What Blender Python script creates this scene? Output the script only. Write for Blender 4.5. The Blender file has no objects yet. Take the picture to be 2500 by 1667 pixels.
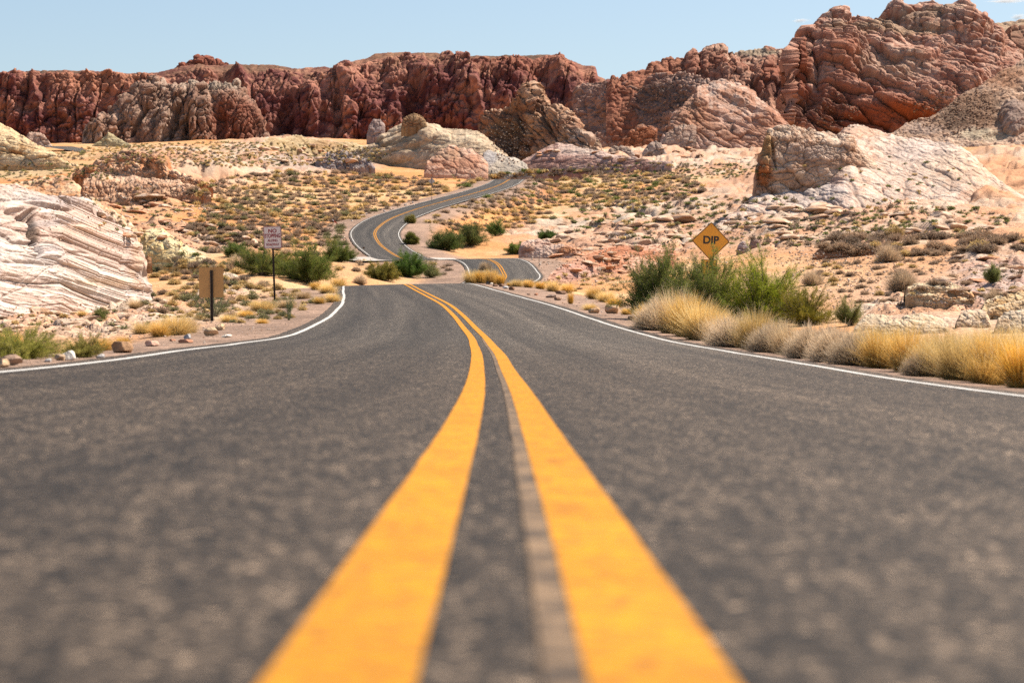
import bpy, bmesh, math
import numpy as np
from mathutils import Vector, Matrix
from mathutils.bvhtree import BVHTree

# ------------------------------------------------------------------ camera, sky, sun
S = bpy.context.scene
F, CX, CY = 5903.0, 1250.0, 833.5            # focal length / centre in pixels of a 2500 px wide frame (85 mm lens)
cd = bpy.data.cameras.new('camera'); cam = bpy.data.objects.new('camera', cd); S.collection.objects.link(cam)
cam.location = (0, 0, 0); cam.rotation_euler = (math.radians(90), 0, 0)
cd.lens = 85; cd.sensor_width = 36; cd.clip_start = 0.05; cd.clip_end = 20000
cd.dof.use_dof = True; cd.dof.focus_distance = 75; cd.dof.aperture_fstop = 5.0
S.camera = cam

SUN_EL, SUN_AZ = math.radians(53), math.radians(62)      # azimuth measured from +Y towards +X
W = bpy.data.worlds.new('World'); S.world = W; W.use_nodes = True
nt = W.node_tree; nt.nodes.clear()
sky = nt.nodes.new('ShaderNodeTexSky'); sky.sky_type = 'NISHITA'; sky.sun_disc = False
sky.sun_elevation = SUN_EL; sky.sun_rotation = SUN_AZ; sky.air_density = 1.0; sky.dust_density = 1.1; sky.ozone_density = 1.2
bg = nt.nodes.new('ShaderNodeBackground'); bg.inputs[1].default_value = 0.082
ow = nt.nodes.new('ShaderNodeOutputWorld')
nt.links.new(sky.outputs[0], bg.inputs[0]); nt.links.new(bg.outputs[0], ow.inputs[0])
sl = bpy.data.lights.new('sun', 'SUN'); sl.energy = 5.0; sl.angle = math.radians(0.55); sl.color = (1, 0.90, 0.77)
so = bpy.data.objects.new('sun', sl); S.collection.objects.link(so)
sdir = Vector((math.sin(SUN_AZ)*math.cos(SUN_EL), math.cos(SUN_AZ)*math.cos(SUN_EL), math.sin(SUN_EL)))
so.rotation_euler = sdir.to_track_quat('Z', 'Y').to_euler(); so.location = (60, 60, 120)
S.view_settings.view_transform = 'Standard'; S.view_settings.look = 'None'
S.view_settings.exposure = 0.82; S.view_settings.gamma = 1.0
S.cycles.max_bounces = 5; S.cycles.diffuse_bounces = 1; S.cycles.glossy_bounces = 2; S.cycles.transparent_max_bounces = 6
S.cycles.use_denoising = False

def P(px, py, d):
    return np.stack([(px-CX)*d/F, d+0*px, (CY-py)*d/F], -1)

# ------------------------------------------------------------------ numpy noise
def _h(i, j, k, s):
    n = (i.astype(np.int64)*374761393 + j.astype(np.int64)*668265263 + k.astype(np.int64)*1440662683 + s*1274126177) & 0xffffffff
    n = ((n ^ (n >> 13))*1274126177) & 0xffffffff
    n = ((n ^ (n >> 16))*2246822519) & 0xffffffff
    n = n ^ (n >> 15)
    return (n & 0xffffff)/float(0xffffff)
def vnoise(x, y, z=None, s=0):
    if z is None: z = np.zeros_like(x)+0.37
    xi, yi, zi = np.floor(x), np.floor(y), np.floor(z)
    fx, fy, fz = x-xi, y-yi, z-zi
    fx = fx*fx*fx*(fx*(fx*6-15)+10); fy = fy*fy*fy*(fy*(fy*6-15)+10); fz = fz*fz*fz*(fz*(fz*6-15)+10)
    r = 0
    for a in (0, 1):
        for b in (0, 1):
            for c in (0, 1):
                w = (fx if a else 1-fx)*(fy if b else 1-fy)*(fz if c else 1-fz)
                r = r + w*_h(xi+a, yi+b, zi+c, s)
    return r*2-1
def fbm(x, y, z=None, o=4, s=0, g=0.5):
    r, a, t = 0, 1.0, 0
    for k in range(o):
        q = 2.03**k
        r = r + a*vnoise(x*q+k*17.3, y*q-k*9.1, None if z is None else z*q+k*5.7, s+k)
        t += a; a *= g
    return r/t
def worley(x, y, s=0):
    xi, yi = np.floor(x), np.floor(y)
    f1 = np.full(x.shape, 9.0); f2 = f1.copy(); idv = np.zeros_like(x)
    for a in (-1, 0, 1):
        for b in (-1, 0, 1):
            ci, cj = xi+a, yi+b
            hx = _h(ci, cj, ci*0+1, s); hy = _h(ci, cj, ci*0+2, s); hv = _h(ci, cj, ci*0+3, s)
            d = np.hypot(ci+hx-x, cj+hy-y)
            m = d < f1
            f2 = np.where(m, f1, np.minimum(f2, d)); idv = np.where(m, hv, idv); f1 = np.where(m, d, f1)
    return f1, f2, idv
def lines(U, V, L, rot, seed, gl=(3.0, .8), gate=(-.05, .2), warp=.7, wid=.10):
    c, s = math.cos(math.radians(rot)), math.sin(math.radians(rot))
    u, v = (U*c+V*s)/L, (-U*s+V*c)/L
    q = v+warp*fbm(u/5.+3, v/5., o=3, s=seed)+.10*fbm(u/.9, v/.9, o=2, s=seed+1)
    fr = q-np.floor(q); g = sstep(fbm(u/gl[0]+_h(np.floor(q), q*0, q*0, seed)*9, np.floor(q)*gl[1]*7.7, o=2, s=seed+2), gate[0], gate[1])
    return g*np.exp(-(fr/wid)**2)+g*np.exp(-((1-fr)/(wid*.4))**2), g*fr
def sstep(x, a, b):
    t = np.clip((x-a)/(b-a), 0, 1); return t*t*(3-2*t)
def lerp(a, b, t): return a+(b-a)*t
def pl(x, pts):
    p = np.array(pts, float); return np.interp(x, p[:, 0], p[:, 1])

# ------------------------------------------------------------------ object helpers
def link(o): S.collection.objects.link(o); return o
def tag(o, label=None, cat=None, group=None, kind=None):
    if label: o['label'] = label
    if cat: o['category'] = cat
    if group: o['group'] = group
    if kind: o['kind'] = kind
    return o
def empty(name, loc, rz=0):
    o = bpy.data.objects.new(name, None); o.location = loc; o.rotation_euler = (0, 0, rz); o.empty_display_size = 0.1
    return link(o)
ALB = 1.0
def npmesh(name, V, faces, mat, cols=None, smooth=True, parent=None, loop_counts=None):
    """V (n,3); faces (m,k) array or flat index array with loop_counts"""
    me = bpy.data.meshes.new(name)
    V = np.asarray(V, np.float32); me.vertices.add(len(V)); me.vertices.foreach_set('co', V.ravel())
    if loop_counts is None:
        faces = np.asarray(faces, np.int32); m, k = faces.shape
        idx = faces.ravel(); starts = np.arange(m, dtype=np.int32)*k
    else:
        idx = np.asarray(faces, np.int32); starts = np.concatenate([[0], np.cumsum(loop_counts)[:-1]]).astype(np.int32); m = len(starts)
    me.loops.add(len(idx)); me.loops.foreach_set('vertex_index', idx)
    me.polygons.add(m); me.polygons.foreach_set('loop_start', starts)
    me.update(calc_edges=True); me.validate()
    if cols is not None and len(me.vertices) == len(V):
        c = np.ones((len(V), 4), np.float32); c[:, :3] = cols
        at = me.color_attributes.new('Col', 'FLOAT_COLOR', 'POINT'); at.data.foreach_set('color', c.ravel())
    if smooth:
        me.polygons.foreach_set('use_smooth', np.ones(len(me.polygons), bool))
    me.materials.append(mat)
    o = bpy.data.objects.new(name, me); link(o)
    if parent: o.parent = parent
    return o
def gridfaces(nu, nv):
    i = np.arange(nu*nv).reshape(nv, nu)
    return np.stack([i[:-1, :-1], i[:-1, 1:], i[1:, 1:], i[1:, :-1]], -1).reshape(-1, 4)

# ------------------------------------------------------------------ materials
def N(t, k, **kw):
    n = t.nodes.new(k)
    for a, b in kw.items():
        if a.startswith('i_'): n.inputs[int(a[2:])].default_value = b
        else: setattr(n, a, b)
    return n
def rockmat(name, scale, bump=0.5, var=0.35, dark=0.5, stripe=0.0, sstretch=6.0):
    """vertex colour x fine noise, cracks in the bump"""
    m = bpy.data.materials.new(name); m.use_nodes = True; t = m.node_tree
    b = t.nodes['Principled BSDF']; b.inputs['Roughness'].default_value = 0.92
    b.inputs['Specular IOR Level'].default_value = 0.15
    vc = N(t, 'ShaderNodeVertexColor', layer_name='Col')
    tc = N(t, 'ShaderNodeTexCoord')
    n1 = N(t, 'ShaderNodeTexNoise'); n1.inputs['Scale'].default_value = scale; n1.inputs['Detail'].default_value = 5; n1.inputs['Roughness'].default_value = 0.68
    t.links.new(tc.outputs['Object'], n1.inputs['Vector'])
    mp = N(t, 'ShaderNodeMapping'); mp.inputs['Scale'].default_value = (1, 0.6, sstretch); mp.inputs['Rotation'].default_value = (0, 0.22, 0)
    t.links.new(tc.outputs['Object'], mp.inputs['Vector'])
    n2 = N(t, 'ShaderNodeTexNoise'); n2.inputs['Scale'].default_value = scale*0.35; n2.inputs['Detail'].default_value = 4; n2.inputs['Roughness'].default_value = 0.6
    t.links.new(mp.outputs[0], n2.inputs['Vector'])
    mr = N(t, 'ShaderNodeMapRange'); mr.inputs[1].default_value = 0.28; mr.inputs[2].default_value = 0.72
    mr.inputs[3].default_value = 1-var; mr.inputs[4].default_value = 1+var*0.75
    t.links.new(n1.outputs[0], mr.inputs[0])
    mr2 = N(t, 'ShaderNodeMapRange'); mr2.inputs[1].default_value = 0.3; mr2.inputs[2].default_value = 0.7
    mr2.inputs[3].default_value = 1-stripe; mr2.inputs[4].default_value = 1+stripe*0.6
    t.links.new(n2.outputs[0], mr2.inputs[0])
    mu = N(t, 'ShaderNodeMath', operation='MULTIPLY'); t.links.new(mr.outputs[0], mu.inputs[0]); t.links.new(mr2.outputs[0], mu.inputs[1])
    vm = N(t, 'ShaderNodeVectorMath', operation='SCALE'); t.links.new(vc.outputs[0], vm.inputs[0]); t.links.new(mu.outputs[0], vm.inputs['Scale'])
    t.links.new(vm.outputs[0], b.inputs['Base Color'])
    ad = N(t, 'ShaderNodeMath', operation='ADD'); t.links.new(n1.outputs[0], ad.inputs[0]); t.links.new(n2.outputs[0], ad.inputs[1])
    bp = N(t, 'ShaderNodeBump'); bp.inputs['Strength'].default_value = bump; bp.inputs['Distance'].default_value = .75/scale
    t.links.new(ad.outputs[0], bp.inputs['Height']); t.links.new(bp.outputs[0], b.inputs['Normal'])
    return m
def vegmat(name, trans=0.35, rough=0.8):
    m = bpy.data.materials.new(name); m.use_nodes = True; t = m.node_tree; t.nodes.clear()
    vc = N(t, 'ShaderNodeVertexColor', layer_name='Col'); oi = N(t, 'ShaderNodeObjectInfo')
    mr = N(t, 'ShaderNodeMapRange'); mr.inputs[3].default_value = 0.8; mr.inputs[4].default_value = 1.2
    t.links.new(oi.outputs['Random'], mr.inputs[0])
    vm = N(t, 'ShaderNodeVectorMath', operation='SCALE'); t.links.new(vc.outputs[0], vm.inputs[0]); t.links.new(mr.outputs[0], vm.inputs['Scale'])
    d = N(t, 'ShaderNodeBsdfPrincipled'); d.inputs['Roughness'].default_value = rough; d.inputs['Specular IOR Level'].default_value = 0.2
    tr = N(t, 'ShaderNodeBsdfTranslucent'); mx = N(t, 'ShaderNodeMixShader'); mx.inputs[0].default_value = trans
    t.links.new(vm.outputs[0], d.inputs['Base Color']); t.links.new(vm.outputs[0], tr.inputs[0])
    t.links.new(d.outputs[0], mx.inputs[1]); t.links.new(tr.outputs[0], mx.inputs[2])
    o = N(t, 'ShaderNodeOutputMaterial'); t.links.new(mx.outputs[0], o.inputs[0])
    return m
def plain(name, col, rough=0.6, metal=0.0, scale=30, var=0.12, bump=0.0):
    m = bpy.data.materials.new(name); m.use_nodes = True; t = m.node_tree; b = t.nodes['Principled BSDF']
    tc = N(t, 'ShaderNodeTexCoord'); n1 = N(t, 'ShaderNodeTexNoise'); n1.inputs['Scale'].default_value = scale; n1.inputs['Detail'].default_value = 4
    t.links.new(tc.outputs['Object'], n1.inputs['Vector'])
    mr = N(t, 'ShaderNodeMapRange'); mr.inputs[1].default_value = .3; mr.inputs[2].default_value = .7; mr.inputs[3].default_value = 1-var; mr.inputs[4].default_value = 1+var
    t.links.new(n1.outputs[0], mr.inputs[0])
    vm = N(t, 'ShaderNodeVectorMath', operation='SCALE'); vm.inputs[0].default_value = col; t.links.new(mr.outputs[0], vm.inputs['Scale'])
    t.links.new(vm.outputs[0], b.inputs['Base Color']); b.inputs['Roughness'].default_value = rough; b.inputs['Metallic'].default_value = metal
    return m

# ------------------------------------------------------------------ road alignment
# (Y, X, z) of the centre line: y grows away from the camera
RP = [(-6,.02,-.26),(1.84,-.007,-.26),(3.43,-.014,-.262),(6.55,-.03,-.272),(12,-.07,-.262),(19.5,-.16,-.2195),(25,-.24,-.146),(32,-.38,-.06),(40.8,-.57,.065),(49.1,-.87,.279),
      (60.2,-1.32,.627),(71.7,-1.9,1.04),(90.4,-3.08,1.69),(104.7,-4.1,2.23),(120,-5.15,2.8),(128,-5.65,3.03),(136,-6.1,3.17),(148,-6.5,3.28),(162,-6.6,3.4),(177,-5.8,3.6),(192,-4.0,4.05),(206,-1.9,4.75),
      (218,-.63,5.67),(230,-.86,6.6),(240,-1.26,7.54),(249,-1.98,8.29),(256,-2.9,8.78),(262,-4.4,8.95),(270,-7.8,9.05),(280,-11.8,9.35),(290,-13.8,10.2),(300,-15.3,11.2),(310,-16.9,12.36),(318,-17.9,13.5),
      (326,-18.6,14.55),(336,-18.7,15.7),(348,-18.4,17.1),(358,-17.7,18.3),(370,-16.4,19.6),(380,-15.0,20.8),(391,-12.9,22.1),(404,-10.2,23.7),(430,-6.8,26.3),(460,-4.1,29.1),(505,-1.8,33.0),(550,-.4,36.85),(572,.5,38.2),(600,3,38.9),(640,9,39.4)]
RP = np.array(RP)
def csp(x, xs, ys):          # monotone-ish cubic (Catmull-Rom tangents)
    m = np.gradient(ys, xs); i = np.clip(np.searchsorted(xs, x)-1, 0, len(xs)-2)
    h = xs[i+1]-xs[i]; t = (x-xs[i])/h; t2, t3 = t*t, t*t*t
    return (2*t3-3*t2+1)*ys[i]+(t3-2*t2+t)*h*m[i]+(-2*t3+3*t2)*ys[i+1]+(t3-t2)*h*m[i+1]
RY = np.concatenate([np.arange(-6, 30, .25), np.arange(30, 640, .5)])
def _sm(a, y):
    out = a.copy()
    for i in range(len(a)):
        w = 0.5+max(y[i], 0)*0.018
        lo, hi = np.searchsorted(y, [y[i]-2.5*w, y[i]+2.5*w]); ww = np.exp(-((y[lo:hi]-y[i])/w)**2)
        out[i] = (a[lo:hi]*ww).sum()/ww.sum()
    return out
RX = _sm(csp(RY, RP[:, 0], RP[:, 1]), RY); RZ = _sm(csp(RY, RP[:, 0], RP[:, 2]), RY)
RXd = np.gradient(RX, RY)
BANK = [(-10,-.02),(25,-.02),(40,-.012),(71,0),(90,.012),(128,.022),(230,.03),(262,.03),(285,0),(315,-.035),(340,-.035),(380,-.01),(420,0),(700,0)]
def road_at(Y):
    x, z, g = np.interp(Y, RY, RX), np.interp(Y, RY, RZ), np.interp(Y, RY, RXd)
    return x, z, g, pl(Y, BANK)
def road_pt(Y, s):
    x, z, g, b = road_at(Y); n = 1/np.sqrt(1+g*g)
    return np.stack([x+s*n, Y-s*g*n, z+s*b], -1)

# ------------------------------------------------------------------ ground height
GD = np.array([-8, 1, 8, 16, 24, 35, 60, 90, 130, 170, 220, 280, 340, 420, 520, 650, 850, 1100, 1600.])
# absolute rows (2500-px frame) of the bare ground per column, for distances 16 m and up
GT = {
 -900: [905,870,855,830,790,745,700,650,600,550,500,450,415,378,352,345],
 0:    [912,885,860,828,795,765,725,665,600,540,490,447,412,375,352,345],
 300:  [890,872,852,820,785,745,700,650,590,535,485,432,396,366,350,345],
 600:  [905,866,840,790,745,706,680,648,598,540,488,438,388,347,340,340],
 850:  [905,866,838,788,738,700,684,668,645,560,505,458,425,352,340,340],
 1100: [905,864,838,788,738,702,700,682,640,578,520,466,430,392,345,340],
 1250: [905,866,838,788,738,705,704,680,632,585,528,468,426,388,362,350],
 1400: [905,866,838,788,742,708,700,672,622,575,520,464,426,386,360,350],
 1650: [910,870,842,792,745,712,690,650,602,556,505,452,415,380,357,348],
 1900: [935,890,855,795,742,685,645,602,558,522,482,440,405,374,355,348],
 2200: [945,890,845,778,712,655,610,565,528,500,462,418,385,360,350,345],
 2500: [945,885,838,760,692,640,592,552,520,492,452,405,378,356,345,340],
 3400: [930,870,820,740,672,620,580,545,512,482,442,395,368,350,340,336]}
GPX = np.array(sorted(GT)); gl = np.log(GD[3:])
_lf = np.linspace(math.log(14), math.log(1700), 240); _pf = np.arange(-900, 3401, 20.)
_G = np.array([np.interp(_lf, gl, GT[k]) for k in GPX])                # (cols, logd)
_G = np.array([np.interp(_pf, GPX, _G[:, j]) for j in range(len(_lf))]).T
def _blur(A, s, ax):
    r = int(3*s); k = np.exp(-0.5*(np.arange(-r, r+1)/s)**2); k /= k.sum()
    pad = [(0, 0), (0, 0)]; pad[ax] = (r, r); B = np.pad(A, pad, mode='edge'); out = 0
    for i, w in enumerate(k): out = out + w*(B[i:i+A.shape[0], :] if ax == 0 else B[:, i:i+A.shape[1]])
    return out
_G = _blur(_blur(_G, 3.5, 0), 4.0, 1)
def grow(px, d):
    u = np.clip((px+900)/20., 0, len(_pf)-1.001); v = np.clip((np.log(np.maximum(d, 14))-_lf[0])/(_lf[1]-_lf[0]), 0, len(_lf)-1.001)
    i, j = u.astype(int), v.astype(int); a, b = u-i, v-j
    return _G[i, j]*(1-a)*(1-b)+_G[i+1, j]*a*(1-b)+_G[i, j+1]*(1-a)*b+_G[i+1, j+1]*a*b
def ell(px, py, cx, cy, rx, ry, soft=0.35):
    q = np.sqrt(((px-cx)/rx)**2+((py-cy)/ry)**2); return sstep(-q, -1-soft, -1+soft)
# bedrock showing through the soil: (cx, cy, rx, ry) where it stands, seen from the road
SLICK = [(2150,525,420,70),(1750,545,330,60),(1500,570,260,26),(1900,485,260,46),(2250,470,330,60),(1440,640,120,42),(1600,600,160,30),(2440,720,110,80),
         (2280,780,170,34),(170,790,330,52),(330,600,190,55),(310,480,160,50),(700,385,160,46),(420,430,170,60),(820,395,120,28),(560,740,75,45),(520,590,150,24),(1250,640,60,10),(1700,395,420,30),(2450,430,110,60),(2440,640,120,40)]
def ground(X, Y):
    """height and the soil data at world X, Y"""
    Yc = np.maximum(Y, 2.0); px = CX+X/np.maximum(Y, 14)*F
    d = np.maximum(Y, 14.0)
    row = grow(px, d); z = (CY-row)*d/F
    z = np.where(Y < 14, z+(14-Y)*0.0, z)
    wx = X+1.5*fbm(X/9, Y/9, o=2, s=5); wy = Y+1.5*fbm(X/9, Y/9, o=2, s=6)
    far = np.clip(Y/200, .1, 3)
    z = z+fbm(X/28, Y/28, o=4, s=11)*0.9*np.clip(Y/150, .05, 2.2)+fbm(X/5, Y/5, o=3, s=12)*0.22*np.clip(Y/60, .1, 1.5)
    pxx = px+25*fbm(X/6, Y/10, o=3, s=15)*np.clip(200/d, .3, 2); rr = row+9*fbm(X/5, Y/9, o=3, s=16)
    rk = np.zeros_like(X)
    for (a, b, c, e) in SLICK: rk = np.maximum(rk, ell(pxx, rr, a, b, c, e))
    # blocky bedrock slabs, longer across than deep
    cs = np.clip(Y/130, .35, 3.2)
    csq = 2**np.round(np.log2(cs))
    ca, sa = math.cos(.22), math.sin(.22)
    u, v = wx*ca+wy*sa, -wx*sa+wy*ca
    led = 0
    for (k, amp, se) in ((1.0, .62, 31), (0.42, .30, 32)):
        f1, f2, idv = worley(u/(4.2*csq*k), v/(6.5*csq*k), se)
        led = led+amp*csq*((idv-.5)*.8-np.exp(-((f2-f1)/.07)**2)*.55 + .25*(1-f1))
    z = z+rk*led*(.55+.45*sstep(fbm(X/14/csq, Y/14/csq, o=2, s=40), -.3, .3))
    l1, w1 = lines(u, v*.35, 1.3*csq, 0, 91, wid=.14); l2, w2 = lines(u, v*.35, .55*csq, 8, 95, wid=.16)
    z = z+rk*csq*(.55*w1-.22*l1+.24*w2-.10*l2)
    crack = rk*np.maximum(np.exp(-((f2-f1)/.09)**2)*.6, np.maximum(l1, l2*.8))
    # road bed
    x, zr, g, b = road_at(np.clip(Y, -6, 639)); s = (X-x)/np.sqrt(1+g*g)
    a = np.abs(s)
    wb = np.where(Y > 600, 8.0, 3.4+np.clip(Y/60, 0, 4)); edge = 4.0+.25*fbm(X/1.3, Y/1.3, o=2, s=51)+np.clip(Y/150, 0, 1.2)
    w = sstep(a, edge, edge+wb)
    bed = zr+np.clip(s, -8, 8)*b - np.where(a < 3.5, .12, .035+.03*np.clip(a-3.5, 0, 3)) + (.012*fbm(X*3, Y*3, o=2, s=52)) 
    w = np.where(Y > 620, np.maximum(w, sstep(Y, 620, 680)), w)
    z = lerp(bed, z, w)
    return z, row, px, rk*w, w, s, crack

def ground_cols(X, Y, z, row, px, rk, w, s, crack):
    C = lambda *c: np.array(c)[None, :]
    n1 = fbm(X/7, Y/9, o=4, s=61)[:, None]; n2 = fbm(X/2.2, Y/3, o=3, s=62)[:, None]; n3 = fbm(X/30, Y/45, o=3, s=63)[:, None]
    py = CY-z/np.maximum(Y, 2)*F
    cream, orange, red, tan, gravel, white, pink = C(.86,.58,.32), C(.82,.36,.12), C(.50,.20,.08), C(.60,.40,.22), C(.44,.30,.225), C(.84,.69,.55), C(.80,.48,.32)
    col = lerp(C(.80,.42,.18), cream, sstep(n1, -.10, .40))
    zones = [(820,500,330,60,cream,.8),(1450,470,330,40,cream,.7),(1180,520,140,60,orange,.6),(1290,470,120,26,red*1.1,.8),(650,560,260,40,orange,.75),(380,520,200,60,orange,.7),(900,440,260,24,orange,.6),
             (820,610,160,40,orange,.45),(1400,600,240,30,orange,.6),(1420,640,160,50,red,.5),(2070,610,120,36,red,.75),(2100,680,240,60,C(.80,.50,.29),.7),(450,380,330,24,C(.70,.56,.34),.7),(110,425,160,26,C(.64,.50,.30),.7),(2330,660,200,40,C(.74,.42,.25),.6),
             (900,640,260,50,C(.70,.46,.26),.6),(1700,410,300,24,C(.76,.54,.32),.6),(500,770,200,60,C(.72,.46,.28),.6),(2300,740,260,60,C(.62,.42,.33),.6)]
    pw = px+18*n1[:, 0]; rw = py+10*n2[:, 0]
    for (a, b, c, e, cc, wt) in zones:
        col = lerp(col, cc, (ell(pw, rw, a, b, c, e, .5)*wt)[:, None])
    col = lerp(col, orange, .8*sstep(n3, .02, .35)*sstep(Y[:, None], 150, 220))
    col = lerp(col, red*1.15, .6*sstep(fbm(X/16, Y/34, o=4, s=66), .18, .42)[:, None]*sstep(Y[:, None], 60, 120))
    rc = lerp(pink, white, sstep(n1, -.25, .35)); rc = lerp(rc, C(.76,.40,.22), .7*sstep(n2, .05, .45))
    rz = ell(px, py, 1440, 630, 190, 52, .4)[:, None]; rc = lerp(rc, C(.60,.27,.15), .75*rz*sstep(n1, -.4, .3))
    rz = ell(px, py, 330, 500, 280, 110, .4)[:, None]; rc = lerp(rc, C(.74,.40,.22), .7*rz)
    rz = ell(px, py, 2450, 430, 90, 50, .4)[:, None]; rc = lerp(rc, C(.82,.42,.22), .8*rz)
    rz = ell(px, py, 2430, 690, 130, 60, .4)[:, None]; rc = lerp(rc, C(.58,.42,.40), .6*rz)
    rz = ell(px, py, 800, 390, 130, 26, .4)[:, None]; rc = lerp(rc, C(.40,.33,.32), .6*rz)
    col = lerp(col, rc, (rk[:, None])**.6)
    col = lerp(col, C(.22,.10,.05), np.clip(crack, 0, 1)[:, None]*.75)
    gr = gravel*(1+.35*n2)
    col = lerp(gr, col, (sstep(w, .05, .55))[:, None])
    return np.clip(col*(1+.16*n2)*np.array([[.68,.655,.62]]), .01, .92)

px_ = np.concatenate([np.arange(-1000, -60, 26.), np.arange(-60, 2564, 3.6), np.arange(2575, 3501, 26.)])
d_ = [1.0]
while d_[-1] < 1700: d_.append(d_[-1]*(1.0028 if 55 < d_[-1] < 430 else 1.0075)+0.01)
d_ = np.array(d_)
PX, DD = np.meshgrid(px_, d_)
widen = 1+6*np.exp(-DD/9)                      # near the camera the sheet spreads well past the frame
X = (PX-CX)*DD/F*widen; Y = DD-0.0
X, Y = X.ravel(), Y.ravel()
gz, row, gpx, rk, w, s_, crk = ground(X, Y)
gcol = ground_cols(X, Y, gz, row, gpx, rk, w, s_, crk)
M_ground = rockmat('desert_soil', 2.2, bump=.55, var=.28, stripe=.06, sstretch=2.5)
# second fine layer for pebbles near the road
t = M_ground.node_tree; b_ = t.nodes['Principled BSDF']
tc = N(t, 'ShaderNodeTexCoord'); vo = N(t, 'ShaderNodeTexVoronoi'); vo.inputs['Scale'].default_value = 16
t.links.new(tc.outputs['Object'], vo.inputs['Vector'])
vmr = N(t, 'ShaderNodeMapRange'); vmr.inputs[1].default_value = 0; vmr.inputs[2].default_value = 1; vmr.inputs[3].default_value = .62; vmr.inputs[4].default_value = 1.3
sx = N(t, 'ShaderNodeSeparateColor'); t.links.new(vo.outputs['Color'], sx.inputs[0]); t.links.new(sx.outputs[0], vmr.inputs[0])
src = b_.inputs['Base Color'].links[0].from_socket
vm2 = N(t, 'ShaderNodeVectorMath', operation='SCALE'); t.links.new(src, vm2.inputs[0]); t.links.new(vmr.outputs[0], vm2.inputs['Scale']); t.links.new(vm2.outputs[0], b_.inputs['Base Color'])
og = npmesh('ground', np.stack([X, Y, gz], -1), gridfaces(len(px_), len(d_)), M_ground, gcol); tag(og, kind='structure')
# plain desert behind the camera and out to the horizon
V = []; 
ring = [(-9000,-9000),(9000,-9000),(9000,9000),(-9000,9000)]
def far_sheet():
    xs = np.linspace(-6000, 6000, 61); ys = np.linspace(-2500, 9000, 60)
    XX, YY = np.meshgrid(xs, ys); r = np.hypot(XX, YY)
    Z = -1.6+0*r; inside = YY > 0
    Z = np.where(inside, -2+np.clip(YY, 0, 1500)*.03, Z)
    n = fbm((XX/60).ravel(), (YY/60).ravel(), o=3, s=70)[:, None]
    col = lerp(np.array([[.66,.45,.25]]), np.array([[.75,.56,.34]]), sstep(n, -.3, .3))
    o = npmesh('terrain', np.stack([XX, YY, Z], -1).reshape(-1, 3), gridfaces(61, 60), M_ground, col*.7); tag(o, kind='structure')
far_sheet()

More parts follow.
